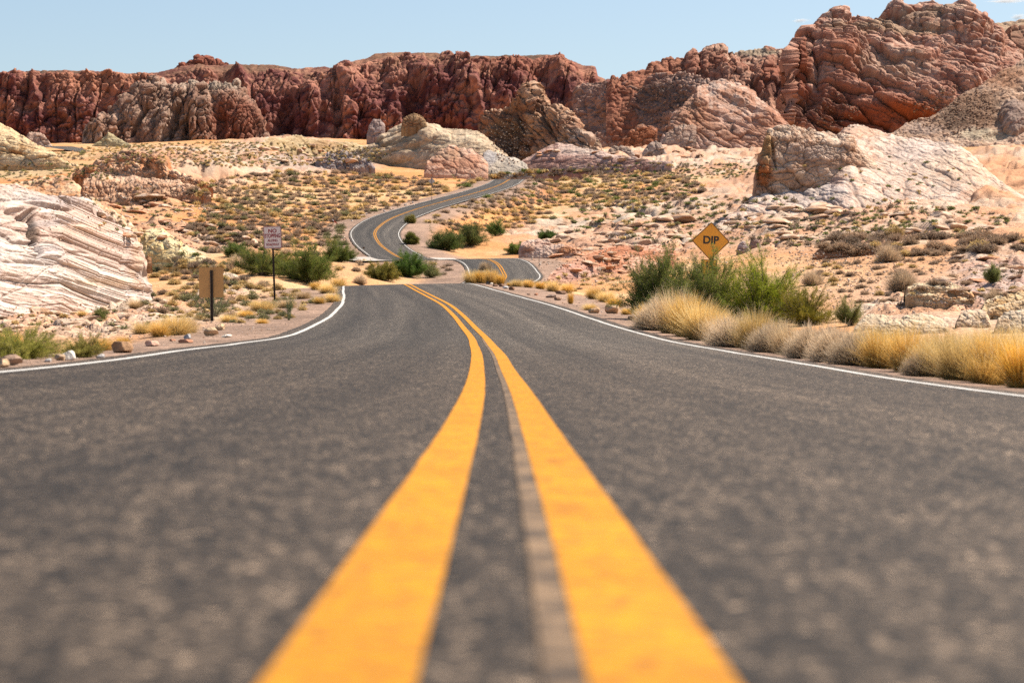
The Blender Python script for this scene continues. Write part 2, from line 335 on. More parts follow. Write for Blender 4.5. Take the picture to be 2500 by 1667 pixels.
# ------------------------------------------------------------------ asphalt
def asphalt_mat():
    m = bpy.data.materials.new('asphalt'); m.use_nodes = True; t = m.node_tree; b = t.nodes['Principled BSDF']
    uv = N(t, 'ShaderNodeTexCoord'); L = t.links.new
    vo = N(t, 'ShaderNodeTexVoronoi'); vo.inputs['Scale'].default_value = 95; L(uv.outputs['Object'], vo.inputs['Vector'])
    vb = N(t, 'ShaderNodeTexVoronoi'); vb.inputs['Scale'].default_value = 52; L(uv.outputs['Object'], vb.inputs['Vector'])
    n1 = N(t, 'ShaderNodeTexNoise'); n1.inputs['Scale'].default_value = 9; n1.inputs['Detail'].default_value = 7; n1.inputs['Roughness'].default_value = .7; L(uv.outputs['Object'], n1.inputs['Vector'])
    sc = N(t, 'ShaderNodeSeparateColor'); L(vo.outputs['Color'], sc.inputs[0])
    sb = N(t, 'ShaderNodeSeparateColor'); L(vb.outputs['Color'], sb.inputs[0])
    cr = N(t, 'ShaderNodeValToRGB'); e = cr.color_ramp.elements
    e[0].position = 0; e[0].color = (.016,.012,.009,1); e[1].position = 1; e[1].color = (.36,.29,.22,1)
    x = e.new(.5); x.color = (.036,.029,.022,1); x = e.new(.8); x.color = (.085,.069,.054,1); x = e.new(.93); x.color = (.16,.13,.10,1)  # aggregate tones; the rare brightest chips are painted quartz glints
    L(sc.outputs[0], cr.inputs[0])
    m1 = N(t, 'ShaderNodeMapRange'); m1.inputs[1].default_value = .3; m1.inputs[2].default_value = .7; m1.inputs[3].default_value = .8; m1.inputs[4].default_value = 1.18; L(n1.outputs[0], m1.inputs[0])
    m2 = N(t, 'ShaderNodeMapRange'); m2.inputs[3].default_value = .8; m2.inputs[4].default_value = 1.2; L(sb.outputs[1], m2.inputs[0])
    # wheel paths and long streaks in road coordinates (uv: x across, y along)
    mp = N(t, 'ShaderNodeMapping'); mp.inputs['Scale'].default_value = (2.2, .022, 1); L(uv.outputs['UV'], mp.inputs['Vector'])
    n2 = N(t, 'ShaderNodeTexNoise'); n2.inputs['Scale'].default_value = 1; n2.inputs['Detail'].default_value = 4; n2.inputs['Roughness'].default_value = .62; L(mp.outputs[0], n2.inputs['Vector'])
    m3 = N(t, 'ShaderNodeMapRange'); m3.inputs[1].default_value = .3; m3.inputs[2].default_value = .7; m3.inputs[3].default_value = .55; m3.inputs[4].default_value = 1.4; L(n2.outputs[0], m3.inputs[0])
    a1 = N(t, 'ShaderNodeMath', operation='MULTIPLY'); L(m1.outputs[0], a1.inputs[0]); L(m2.outputs[0], a1.inputs[1])
    a2 = N(t, 'ShaderNodeMath', operation='MULTIPLY'); L(a1.outputs[0], a2.inputs[0]); L(m3.outputs[0], a2.inputs[1])
    def grain(sx_, sy_, lo, hi):
        g_ = N(t, 'ShaderNodeMapping'); g_.inputs['Scale'].default_value = (sx_, sy_, 1); L(uv.outputs['UV'], g_.inputs['Vector'])
        q_ = N(t, 'ShaderNodeTexVoronoi'); q_.inputs['Scale'].default_value = 1; L(g_.outputs[0], q_.inputs['Vector'])
        c_ = N(t, 'ShaderNodeSeparateColor'); L(q_.outputs['Color'], c_.inputs[0])
        r_ = N(t, 'ShaderNodeMapRange'); r_.inputs[3].default_value = lo; r_.inputs[4].default_value = hi; L(c_.outputs[0], r_.inputs[0]); return r_
    for ga in (grain(46, 9, .55, 1.52), grain(15, 2.6, .84, 1.18), grain(90, 30, .5, 1.55)):
        a3 = N(t, 'ShaderNodeMath', operation='MULTIPLY'); L(a2.outputs[0], a3.inputs[0]); L(ga.outputs[0], a3.inputs[1]); a2 = a3
    vc = N(t, 'ShaderNodeVertexColor', layer_name='Col')
    v1 = N(t, 'ShaderNodeVectorMath', operation='MULTIPLY'); L(cr.outputs[0], v1.inputs[0]); L(vc.outputs[0], v1.inputs[1])
    v2 = N(t, 'ShaderNodeVectorMath', operation='SCALE'); L(v1.outputs[0], v2.inputs[0]); L(a2.outputs[0], v2.inputs['Scale'])
    L(v2.outputs[0], b.inputs['Base Color'])
    b.inputs['Roughness'].default_value = .8; b.inputs['Specular IOR Level'].default_value = .22
    bp = N(t, 'ShaderNodeBump'); bp.inputs['Strength'].default_value = .75; bp.inputs['Distance'].default_value = .006
    iv = N(t, 'ShaderNodeMath', operation='SUBTRACT'); iv.inputs[0].default_value = 1; L(vo.outputs['Distance'], iv.inputs[1])
    L(iv.outputs[0], bp.inputs['Height']); L(bp.outputs[0], b.inputs['Normal'])
    return m
M_asph = asphalt_mat()
HW = 3.5
def add_uv(me, uvv):
    ul = me.uv_layers.new(name='UVMap'); li = np.empty(len(me.loops), np.int32); me.loops.foreach_get('vertex_index', li)
    ul.data.foreach_set('uv', uvv[li].astype(np.float32).ravel())
def strip(name, Ys, s0, s1, n, dz, mat, cols=None, parent=None, wob=0, edges=0):
    ss = np.linspace(0, 1, n); YY, TT = np.meshgrid(Ys, ss, indexing='ij')
    A = s0(YY) if callable(s0) else s0; B = s1(YY) if callable(s1) else s1
    SS = A+(B-A)*TT
    if edges: SS = SS+np.where((TT < .001) | (TT > .999), 1, 0)*edges*fbm((YY/.6).ravel(), (SS*5).ravel(), o=3, s=3).reshape(SS.shape)
    if wob: SS = SS+wob*fbm((YY/4.).ravel(), (YY*0+SS.mean()).ravel(), o=3, s=9).reshape(SS.shape)
    Pp = road_pt(YY.ravel(), SS.ravel()); off = dz+.00004*np.maximum(YY.ravel(), 0)*(1 if dz else 0); Pp[:, 2] += off
    # camber and shallow unevenness shared by all layers
    Pp[:, 2] += -.018*(SS.ravel()/3.2)**2
    i = gridfaces(n, len(Ys)); c = np.ones((len(Pp), 3)) if cols is None else cols(YY.ravel(), SS.ravel())
    o = npmesh(name, Pp, i, mat, c, parent=parent)
    add_uv(o.data, np.stack([SS.ravel(), YY.ravel()], -1)); return o
def road_cols(Y, s):
    a = np.abs(s); tan = sstep(a, 3.32, 3.6)[:, None]*.5
    wheel = .9+.14*np.cos((a-1.65)*2*math.pi/1.7)
    lane_sheen = 1+.34*sstep(s, -.1, .5)  # right side lighter: road sheen painted into the colour
    c = np.ones((len(Y), 3))*(wheel*lane_sheen)[:, None]*np.array([[.80, .71, .625]])
    patch = 1-.28*np.exp(-((Y-6)/9)**2)[:, None]*0
    # asphalt turns greyer with distance
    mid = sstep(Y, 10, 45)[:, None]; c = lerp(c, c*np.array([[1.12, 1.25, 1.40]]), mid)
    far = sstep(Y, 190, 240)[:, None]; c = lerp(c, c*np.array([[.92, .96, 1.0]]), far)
    return lerp(c*patch, np.array([[1.7, 1.35, 1.1]]), tan)
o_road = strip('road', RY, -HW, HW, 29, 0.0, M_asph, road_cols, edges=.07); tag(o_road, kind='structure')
def paint_mat(name, col, wear, col2, scale=32.):
    m = bpy.data.materials.new(name); m.use_nodes = True; t = m.node_tree; b = t.nodes['Principled BSDF']; L = t.links.new
    tc = N(t, 'ShaderNodeTexCoord'); n = N(t, 'ShaderNodeTexNoise'); n.inputs['Scale'].default_value = scale; n.inputs['Detail'].default_value = 8; n.inputs['Roughness'].default_value = .75
    L(tc.outputs['Object'], n.inputs['Vector'])
    vo = N(t, 'ShaderNodeTexVoronoi'); vo.inputs['Scale'].default_value = 95; L(tc.outputs['Object'], vo.inputs['Vector'])
    n3 = N(t, 'ShaderNodeTexNoise'); n3.inputs['Scale'].default_value = 3; n3.inputs['Detail'].default_value = 3; L(tc.outputs['Object'], n3.inputs['Vector'])
    r = N(t, 'ShaderNodeValToRGB'); r.color_ramp.elements[0].position = wear-.05; r.color_ramp.elements[1].position = wear+.09
    r.color_ramp.elements[0].color = (*col2, 1); r.color_ramp.elements[1].color = (*col, 1); L(n.outputs[0], r.inputs[0])
    mr = N(t, 'ShaderNodeMapRange'); mr.inputs[1].default_value = .3; mr.inputs[2].default_value = .7; mr.inputs[3].default_value = .86; mr.inputs[4].default_value = 1.08; L(n3.outputs[0], mr.inputs[0])
    v = N(t, 'ShaderNodeVectorMath', operation='SCALE'); L(r.outputs[0], v.inputs[0]); L(mr.outputs[0], v.inputs['Scale']); L(v.outputs[0], b.inputs['Base Color'])
    b.inputs['Roughness'].default_value = .8; b.inputs['Specular IOR Level'].default_value = .15
    bp = N(t, 'ShaderNodeBump'); bp.inputs['Strength'].default_value = .45; bp.inputs['Distance'].default_value = .005; L(vo.outputs['Distance'], bp.inputs['Height']); bp.invert = True; L(bp.outputs[0], b.inputs['Normal'])
    return m
M_yel = paint_mat('yellow_paint', (.58,.245,.008), .46, (.30,.12,.018)); M_wht = paint_mat('white_paint', (.60,.58,.54), .45, (.28,.25,.22)); M_worn = paint_mat('worn_paint', (.27,.175,.10), .50, (.075,.055,.04), 16)
rp = o_road
Yv = RY[RY > -5]
fw = lambda a: (lambda Y: a)
for s0, s1 in ((-.18, -.065), (.065, .18)):
    strip('centre_line', Yv, s0, s1, 3, .004, M_yel, parent=rp, edges=.0022)
strip('worn_line', Yv[(Yv < 40)], .030, .0645, 2, .003, M_worn, parent=rp, edges=.004)
for s0, s1 in ((-3.25, -3.15), (3.15, 3.25)):
    strip('edge_line', Yv[Yv < 268], s0, s1, 3, .004, M_wht, parent=rp, wob=.035, edges=.01)
    strip('edge_line', Yv[(Yv > 290)], s0, s1, 3, .004, M_wht, parent=rp, wob=.03, edges=.01)
# concrete ford where the wash crosses
M_conc = plain('pale_concrete', (.40,.35,.30), .85, scale=3, var=.18)
for s0, s1 in ((-7.0, -3.55), (3.55, 6.5)):
    Ys = np.arange(275, 288, .5); o = strip('concrete_ford', Ys, s0, s1, 8, .05, M_conc); tag(o, kind='structure')
# far loop of the same road on the plateau
def far_road(pts, wd, name='distant_road'):
    p = np.array(pts, float); tt = np.linspace(0, 1, 40); k = np.linspace(0, 1, len(p))
    q = np.stack([np.interp(tt, k, p[:, j]) for j in range(3)], -1); C = P(q[:, 0], q[:, 1], q[:, 2])
    gzz = ground(C[:, 0], C[:, 1])[0]
    T = np.gradient(C[:, :2], axis=0); T /= np.linalg.norm(T, axis=1)[:, None]; Nn = np.stack([-T[:, 1], T[:, 0]], -1)
    V = []
    for a in np.linspace(-wd, wd, 5):
        q2 = C[:, :2]+Nn*a; V.append(np.concatenate([q2, (C[:, 2])[:, None]], 1))
    V = np.array(V).transpose(1, 0, 2).reshape(-1, 3)
    o = npmesh(name, V, gridfaces(5, 40), M_asph, np.ones((len(V), 3))*1.1); add_uv(o.data, V[:, :2]); tag(o, kind='structure')
    return V

# ------------------------------------------------------------------ rock formations
ROCKS = []
def _bvh(o):
    me = o.data; co = np.empty(len(me.vertices)*3, np.float32); me.vertices.foreach_get('co', co)
    li = np.empty(len(me.loops), np.int32); me.loops.foreach_get('vertex_index', li)
    return BVHTree.FromPolygons(co.reshape(-1, 3).tolist(), li.reshape(-1, 4).tolist(), epsilon=0)
BG = _bvh(og)
O0 = Vector((0, 0, 0))
def ground_hit(px, py):
    v = Vector(((px-CX)/F, 1, (CY-py)/F)); h = BG.ray_cast(O0, v)
    return h[0].y if h[0] is not None else None
def smooth1(a, n):
    k = np.ones(n)/n; return np.convolve(np.pad(a, n//2, mode='edge'), k, mode='valid')[:len(a)]
def arr(*c): return np.array(c, float)[None, :]
def relief(name, ridge, base, d0, slope=40, prof=None, step=2.0, back=1.0, lump=None, crack=None, rough=1.0, strata=None, buttress=None, cuts=None, vy=.2,
           bumps=(), cols=None, tints=(), mat=None, seed=1, label=None, cat=None, group=None, kind=None, sink=6, jag=1.5, bstep=14, varn=.16, auto=True, ths=28, topfade=0.0, parent=None):
    r = np.array(ridge, float); x0, x1 = r[0, 0], r[-1, 0]
    nu = max(12, int((x1-x0)/step)); px = np.linspace(x0, x1, nu)
    rr = np.interp(px, r[:, 0], r[:, 1]); bb = pl(px, base)
    D0 = pl(px, d0) if isinstance(d0, (list, tuple)) else np.full(nu, float(d0))
    if auto:                                                               # stand the foot on the soil it is seen against
        k = np.arange(0, nu, 4); kk = k[(px[k] > -50) & (px[k] < 2550)]; k = kk if len(kk) > 8 else k; hit = np.array([min(ground_hit(px[i], bb[i]) or D0[i], 1080.) for i in k])
        med = np.array([np.median(hit[max(0, i-3):i+4]) for i in range(len(hit))])
        dg = 0 if (x1-x0) < 200 else 1
        cf = np.polyfit((px[k]-x0)/(x1-x0), med, dg); m0 = np.median(med)
        if dg: cf = np.array([np.clip(cf[0], -.10*m0, .10*m0), 0]); cf[1] = m0-cf[0]*.5
        D0 = np.polyval(cf, (np.clip(px, -60, 2560)-x0)/(x1-x0))*.985
    km = D0.mean()/F
    rr = rr+jag*fbm(px/9., px*0+seed, o=4, s=seed)
    h = np.maximum(bb-rr, 1.0)
    sl = pl(px, slope) if isinstance(slope, (list, tuple)) else np.full(nu, float(slope))
    th = smooth1(h*km/np.tan(np.radians(sl)), max(3, int(ths/step)))
    if prof is None: prof = [(0, 0), (.12, .25), (.35, .55), (.65, .83), (1, 1)]
    pr = np.array(prof, float)
    hm = h.max()
    nv = max(16, int(hm/step*1.15)); a = np.linspace(0, 1, 200)
    Hh = np.interp(a, np.linspace(0, 1, len(pr)), pr[:, 0]); Gg = np.interp(a, np.linspace(0, 1, len(pr)), pr[:, 1])
    Hh, Gg = smooth1(Hh, 21), smooth1(Gg, 21); Hh[0] = Gg[0] = 0; Hh[-1] = Gg[-1] = 1
    arc = np.concatenate([[0], np.cumsum(np.hypot(np.diff(Hh), np.diff(Gg)))]); arc /= arc[-1]
    v = np.linspace(0, 1, nv); hv, gv = np.interp(v, arc, Hh), np.interp(v, arc, Gg)
    rows, dd = [], []
    rows.append(bb+sink*2+10); dd.append(D0+1*km*sink)                     # skirt under the soil
    for i in range(nv):
        rows.append(bb+(rr-bb)*gv[i]); dd.append(D0+th*hv[i])
    rows, dd = np.array(rows), np.array(dd)
    PX = np.tile(px, (len(rows), 1))
    XX = (PX-CX)*dd/F; ZZ = (CY-rows)*dd/F; YY = dd
    zr = ZZ[-1].copy(); yr = YY[-1].copy(); xr = XX[-1].copy(); zb = ZZ[1]
    bt = np.maximum(th*back, h*km*.35)
    bx, by, bz = [], [], []
    for k in range(1, bstep+1):
        q = k/bstep
        bx.append(xr*(1+0*q)); by.append(yr+bt*q); bz.append(zr-(zr-zb+2*km*sink)*q**2.2)
    XX = np.vstack([XX, bx]); YY = np.vstack([YY, by]); ZZ = np.vstack([ZZ, bz])
    sh = XX.shape
    PXg = np.vstack([PX, np.tile(px, (bstep, 1))]); 
    U = XX.ravel(); Vv = (ZZ+vy*YY).ravel(); fadeb = np.ones(sh); fadeb[0] = .2
    # normals of the smooth shape
    def normals(A, B, Cc):
        p = np.stack([A, B, Cc], -1); du = np.gradient(p, axis=1); dv = np.gradient(p, axis=0)
        n = np.cross(du, dv); n /= np.linalg.norm(n, axis=2)[..., None]+1e-9; n *= np.where(n[..., 2:3]+(-n[..., 1:2])*.6 < 0, -1, 1); return n
    n = normals(XX, YY, ZZ)
    disp = np.zeros(sh).ravel(); crease = np.zeros_like(disp); idc = np.zeros_like(disp)+.5
    Lx = fbm(U/(40*km), Vv/(40*km), o=3, s=seed+3)*14*km; Ly = fbm(U/(40*km), Vv/(40*km), o=3, s=seed+4)*14*km
    uw, vw = U+Lx, Vv+Ly
    if buttress:
        (L, amp, sl_) = buttress
        q = fbm((uw+vw*sl_)/(L*km), vw/(L*km*3.2), o=3, s=seed+7)
        disp += amp*km*(1-np.abs(q)*2.6)
        q = fbm((uw+vw*sl_)/(L*km*.37), vw/(L*km*1.3), o=2, s=seed+8); disp += amp*km*.38*(1-np.abs(q)*2.6)
    if lump:
        for (L, amp, asp, rot) in lump:
            c, s = math.cos(math.radians(rot)), math.sin(math.radians(rot))
            uu, vv = (uw*c+vw*s)/(L*km), (-uw*s+vw*c)/(L*km/asp)
            f1, f2, idv = worley(uu, vv, seed+int(L))
            e = f2-f1
            gate = .25+1.0*sstep(fbm(U/(2.6*L*km)+7, Vv/(2.6*L*km), o=2, s=seed+60+int(L)), -.35, .35)
            disp += gate*amp*km*(.55*np.sqrt(np.maximum(0, 1-(f1/.95)**2))+.7*np.minimum(e*1.6, .55)-.6+(idv-.5)*1.2-.45*np.exp(-(e/.09)**2))
            crease = np.maximum(crease, np.exp(-(e/.09)**2)*.9*gate); idc = idc+(idv-.5)*.6
    if crack:
        for (L, amp, asp, rot) in crack:
            c, s = math.cos(math.radians(rot)), math.sin(math.radians(rot))
            uu, vv = (uw*c+vw*s)/(L*km), (-uw*s+vw*c)/(L*km/asp)
            f1, f2, idv = worley(uu, vv, seed+50+int(L)); gate = sstep(fbm(U/(3*L*km), Vv/(3*L*km), o=2, s=seed+51), -.35, .15)
            e = np.exp(-((f2-f1)/.07)**2)*gate
            disp += amp*km*(-e+(idv-.5)*.5*gate); crease = np.maximum(crease, e)
    if cuts:
        for j, (L, amp, rot, wd) in enumerate(cuts):
            ln, sw = lines(U+.3*Lx, Vv+.3*Ly, L*km, rot, seed+70+j*5, wid=wd)
            disp += amp*km*(-ln*1.0+sw*.35); crease = np.maximum(crease, ln*1.1)
    sb = np.zeros_like(disp)
    if strata:
        (L, amp, dip, ct) = strata
        tdip = math.tan(math.radians(dip))
        q = (ZZ.ravel()+U*tdip+.35*Ly+1.5*km*fbm(U/(20*km), Vv/(20*km), o=3, s=seed+9))/(L*km)
        fr = q-np.floor(q); hsh = _h(np.floor(q), q*0, q*0+5, seed)
        disp += amp*km*((hsh-.5)+.6*np.sqrt(np.maximum(0, 1-(2*fr-1)**2))-.3)
        sb = (hsh-.5)*ct-.5*ct*np.exp(-((fr)/.12)**2)
    disp += rough*km*(3.2*fbm(U/(26*km), Vv/(26*km), ZZ.ravel()/(26*km), o=5, s=seed+12, g=.55)+1.1*fbm(U/(5*km), Vv/(5*km), o=3, s=seed+13, g=.6))
    rowsg = CY-ZZ/YY*F
    for bmp in bumps:
        (bx_, by_, rx, ry, rot, amp) = bmp
        c, s = math.cos(math.radians(rot)), math.sin(math.radians(rot))
        ddx, ddy = PXg-bx_, rowsg-by_
        wob = 1+.22*fbm(U/(22*km), Vv/(22*km), o=3, s=seed+33).reshape(sh)
        q = np.hypot((ddx*c+ddy*s)/rx, (-ddx*s+ddy*c)/ry)*wob
        disp += (amp*km*(np.sqrt(np.maximum(0, 1-q*q)) if amp > 0 else sstep(-q, -1.05, -.5))).ravel()
    # fade the displacement at the two ends so the rock sinks into the ground
    ends = np.minimum(sstep(PXg, x0, x0+14), 1-sstep(PXg, x1-14, x1)); fade = np.where(h < 12, .5, 1)[None, :]
    vfr = np.concatenate([[0], v, np.ones(bstep)])[:, None]
    Dm = (disp.reshape(sh))*np.maximum(ends, .25)*fade*fadeb*(1-topfade*sstep(vfr, .66, .93))
    XX, YY, ZZ = XX+n[..., 0]*Dm, YY+n[..., 1]*Dm, ZZ+n[..., 2]*Dm
    n2 = normals(XX, YY, ZZ)
    # colour
    c0, c1, c2 = [np.array(c, float)[None, :] for c in cols]
    a1 = fbm(U/(60*km), Vv/(30*km), o=4, s=seed+20)[:, None]; a2 = fbm(U/(12*km), Vv/(8*km), o=4, s=seed+21)[:, None]
    col = lerp(c0, c1, sstep(a1*1.0+a2*.5, -.3, .35))
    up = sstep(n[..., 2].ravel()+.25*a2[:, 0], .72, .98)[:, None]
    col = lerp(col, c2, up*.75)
    pw = PXg.ravel()+12*a1[:, 0]+4*a2[:, 0]; rw = rowsg.ravel()+9*a2[:, 0]+5*a1[:, 0]
    for (tx, ty, rx, ry, tc_, wt) in tints:
        col = lerp(col, np.array(tc_, float)[None, :], (ell(pw, rw, tx, ty, rx, ry, .5)*wt)[:, None])
    col = col*(1+sb[:, None])*(1+varn*a2)*(1+.25*(idc[:, None]-.5))
    col = lerp(col, col*np.array([[.42, .36, .34]]), (crease*.45)[:, None])  # dark cracks, with shade painted into the creases
    V = np.stack([XX, YY, ZZ], -1).reshape(-1, 3)
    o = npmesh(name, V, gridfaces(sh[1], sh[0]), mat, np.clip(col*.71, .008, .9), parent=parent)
    tag(o, label, cat, group, kind); ROCKS.append(o); return o

MR_far = rockmat('far_sandstone', .55, bump=.5, var=.25, stripe=.12, sstretch=2.5)
MR_mid = rockmat('mid_sandstone', 1.3, bump=.6, var=.28, stripe=.10, sstretch=3)
MR_near = rockmat('near_sandstone', 3.0, bump=.5, var=.2, stripe=.05, sstretch=3)
RED, RED2, REDT = (.24,.08,.070), (.54,.24,.165), (.50,.235,.135)  # second red has the pink of sunlit rock mixed into it
PUR_SHADE = (.18,.055,.055); BRUSH = (.10,.075,.05)  # purple is gully shade painted on the cliff; brush is plant cover

relief('cliff', [(-700,190),(-300,186),(0,184),(47,183),(49,178.5),(156,177),(258,178),(282,184),(360,185),(390,179),(438,164),(470,161),(560,161),(674,161),(714,170),(722,168),(735,171),(745,167.5),(792,166.5),(810,173),(834,170),(855,157),(900,143.5),(916,134),(1089,133.6),(1110,139),(1155,140.5),(1160,137.5),(1344,138.5),(1359,143.5),(1395,149.5),(1425,161.5),(1452,165),(1457,187),(1479,196),(1494,196),(1600,200),(1700,206)],
       [(-700,362),(0,360),(600,360),(900,355),(1700,350)], 1150, slope=[(-700,52),(400,50),(600,46),(900,43),(1200,40),(1700,38)], prof=[(0,0),(.04,.16),(.12,.36),(.24,.56),(.40,.70),(.66,.86),(1,1)], step=1.7, back=6, jag=.5, topfade=.88, auto=False,
       buttress=(170,36,.35), lump=[(64,11,1.8,52),(28,7,1.7,40),(12,3.2,1.5,20)], cuts=[(46,12,80,.08),(24,6,24,.10),(12,3,14,.12)], rough=2.6, seed=3, cols=(RED, RED2, (.42,.22,.13)), mat=MR_far, kind='structure', varn=.3,
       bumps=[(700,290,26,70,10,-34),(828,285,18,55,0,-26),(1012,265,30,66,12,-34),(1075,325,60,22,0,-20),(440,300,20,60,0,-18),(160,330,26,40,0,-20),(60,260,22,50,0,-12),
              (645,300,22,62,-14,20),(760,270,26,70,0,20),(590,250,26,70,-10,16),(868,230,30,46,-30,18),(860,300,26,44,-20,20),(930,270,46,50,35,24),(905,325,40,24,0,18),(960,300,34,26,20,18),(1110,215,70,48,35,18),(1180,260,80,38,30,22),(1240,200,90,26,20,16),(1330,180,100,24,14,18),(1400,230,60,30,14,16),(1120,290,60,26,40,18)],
       tints=[(100,188,170,9,BRUSH,.7),(620,172,90,12,(.26,.15,.09),.8),(1000,146,120,14,(.30,.16,.09),.75),(1250,146,120,12,BRUSH,.75),(520,180,120,16,(.27,.14,.085),.6),(250,225,160,26,(.52,.22,.12),.6),(100,320,200,30,PUR_SHADE,.4),(1010,270,40,60,PUR_SHADE,.6),(700,290,40,60,PUR_SHADE,.6),(1300,190,140,30,(.47,.17,.10),.5)])
relief('butte', [(425,168),(438,158),(441,153),(455,151),(471,147),(474,138),(483,134),(500,133),(509,137),(522,140),(540,150),(560,156),(572,161),(590,170)], [(425,190),(590,190)], 1260, auto=False, slope=55, step=1.5, back=1, jag=.6,
       lump=[(18,4,1.2,80)], rough=.8, seed=8, cols=((.36,.12,.075),(.42,.15,.09),(.42,.15,.09)), mat=MR_far, kind='structure')
relief('pale_rock_fins', [(198,352),(203,320),(240,296),(280,262),(300,250),(322,222),(345,205),(360,190),(368,180),(378,184),(392,198),(420,206),(440,210),(462,214),(480,206),(492,200),(504,208),(512,204),(525,199),(540,204),(560,201),(585,208),(604,232),(625,250),(645,300),(655,335),(662,352)],
       [(198,362),(662,362)], 1040, slope=50, step=1.4, back=1, auto=False, lump=[(38,12,2.6,60),(16,5,1.9,50),(8,2,1.5,40)], cuts=[(26,9,62,.10),(12,4,58,.13)], rough=1.7, seed=21, cols=((.40,.235,.165),(.52,.345,.25),(.60,.46,.36)), mat=MR_far,
       bumps=[(255,320,42,44,-38,16),(315,262,24,60,-38,15),(352,230,26,40,-38,12),(398,300,16,62,16,22),(440,235,18,36,16,12),(488,290,34,88,-6,28),(360,330,18,40,10,12),(545,240,34,30,0,12),(595,310,22,50,-14,10),(425,310,10,60,16,-26),(455,330,10,50,10,-26),(340,300,8,50,30,-22),(540,310,16,50,0,-18)],
       tints=[(590,300,60,60,(.36,.12,.07),.85),(545,300,30,50,(.36,.12,.07),.8),(490,330,40,24,(.40,.17,.10),.6),(300,330,60,20,(.40,.20,.13),.5),(520,212,60,12,(.60,.52,.40),.5)],
       label='tall pale rock fins leaning against the foot of the dark red cliff', cat='rock formation')
relief('hill', [(1480,205),(1494,186),(1505,185),(1518,190),(1533,180),(1545,172),(1560,176),(1575,172),(1590,157),(1620,143.5),(1650,139),(1677,142),(1720,150),(1760,170),(1800,190)], [(1480,346),(1800,346)], 1120, slope=45, step=1.8,
       lump=[(40,7,1.4,40),(16,3,1.4,20)], rough=1.3, seed=31, cols=((.40,.15,.09),(.46,.19,.11),(.46,.2,.12)), mat=MR_far, kind='structure')
relief('hill', [(1340,345),(1360,300),(1390,245),(1410,212),(1440,203),(1480,200),(1505,203),(1520,188),(1540,190),(1562,198),(1600,180),(1640,178),(1680,182),(1720,190),(1760,220)], [(1340,356),(1760,356)], 1060, slope=44, step=1.7, back=2,
       lump=[(40,9,1.5,20),(16,4.5,1.6,15),(8,2,1.3,0)], cuts=[(18,4,20,.1)], rough=2.6, seed=33, cols=((.40,.22,.16),(.52,.32,.24),(.60,.42,.33)), mat=MR_far, kind='structure',
       bumps=[(1540,215,20,16,0,10),(1510,250,60,50,20,14),(1500,265,26,18,0,-12),(1430,300,40,40,30,10)],
       tints=[(1525,250,34,22,(.42,.13,.07),.85),(1535,205,26,12,(.40,.13,.07),.8),(1620,240,70,34,(.17,.12,.10),.75),(1580,290,60,24,(.2,.14,.12),.6),(1370,260,30,30,(.42,.16,.09),.8),(1450,330,40,14,(.16,.11,.10),.6)])
relief('hill', [(1650,260),(1672,200),(1678,181),(1680,133),(1688,128),(1698,130),(1702,140),(1712,128),(1722,118),(1740,112),(1752,108),(1770,112),(1785,121),(1794,128),(1830,124),(1860,120),(1874,116),(1884,115),(1900,120),(1926,124),(1980,135)], [(1650,352),(1980,352)], 1030, slope=46, step=1.7, back=2,
       lump=[(40,7,1.8,55),(18,3.4,1.6,40),(8,1.4,1.4,20)], rough=1.5, seed=36, cols=((.46,.20,.13),(.62,.34,.23),(.70,.48,.35)), mat=MR_far, kind='structure',
       bumps=[(1692,160,12,34,0,14),(1750,150,40,40,-20,14),(1800,200,40,60,-30,14),(1870,190,34,46,0,14),(1845,225,14,30,-20,-16),(1905,230,26,40,0,-14),(1780,140,8,34,10,-14)],
       tints=[(1890,195,40,34,(.42,.14,.08),.8),(1740,155,26,22,(.40,.15,.09),.6),(1850,128,60,9,(.46,.40,.28),.7),(1690,165,12,34,(.36,.13,.08),.6),(1900,215,26,16,(.22,.12,.1),.6)])
relief('hill', [(2380,70),(2441,57),(2470,53),(2500,49),(2700,46),(3000,70)], [(2380,344),(3000,344)], 1300, auto=False, slope=40, step=3, back=2, lump=[(50,6,2,10)], strata=(16,2.5,4,.15), seed=41, cols=((.54,.36,.22),(.60,.42,.27),(.58,.40,.28)), mat=MR_far, kind='structure')
relief('hill', [(2440,170),(2456,105),(2462,82),(2466,66),(2480,62),(2500,62),(2600,50),(2900,90)], [(2440,344),(2900,344)], 1200, auto=False, slope=55, step=2.2, back=2, lump=[(30,6,1,80)], seed=42, cols=((.34,.16,.10),(.42,.22,.14),(.46,.33,.22)), mat=MR_far, kind='structure')

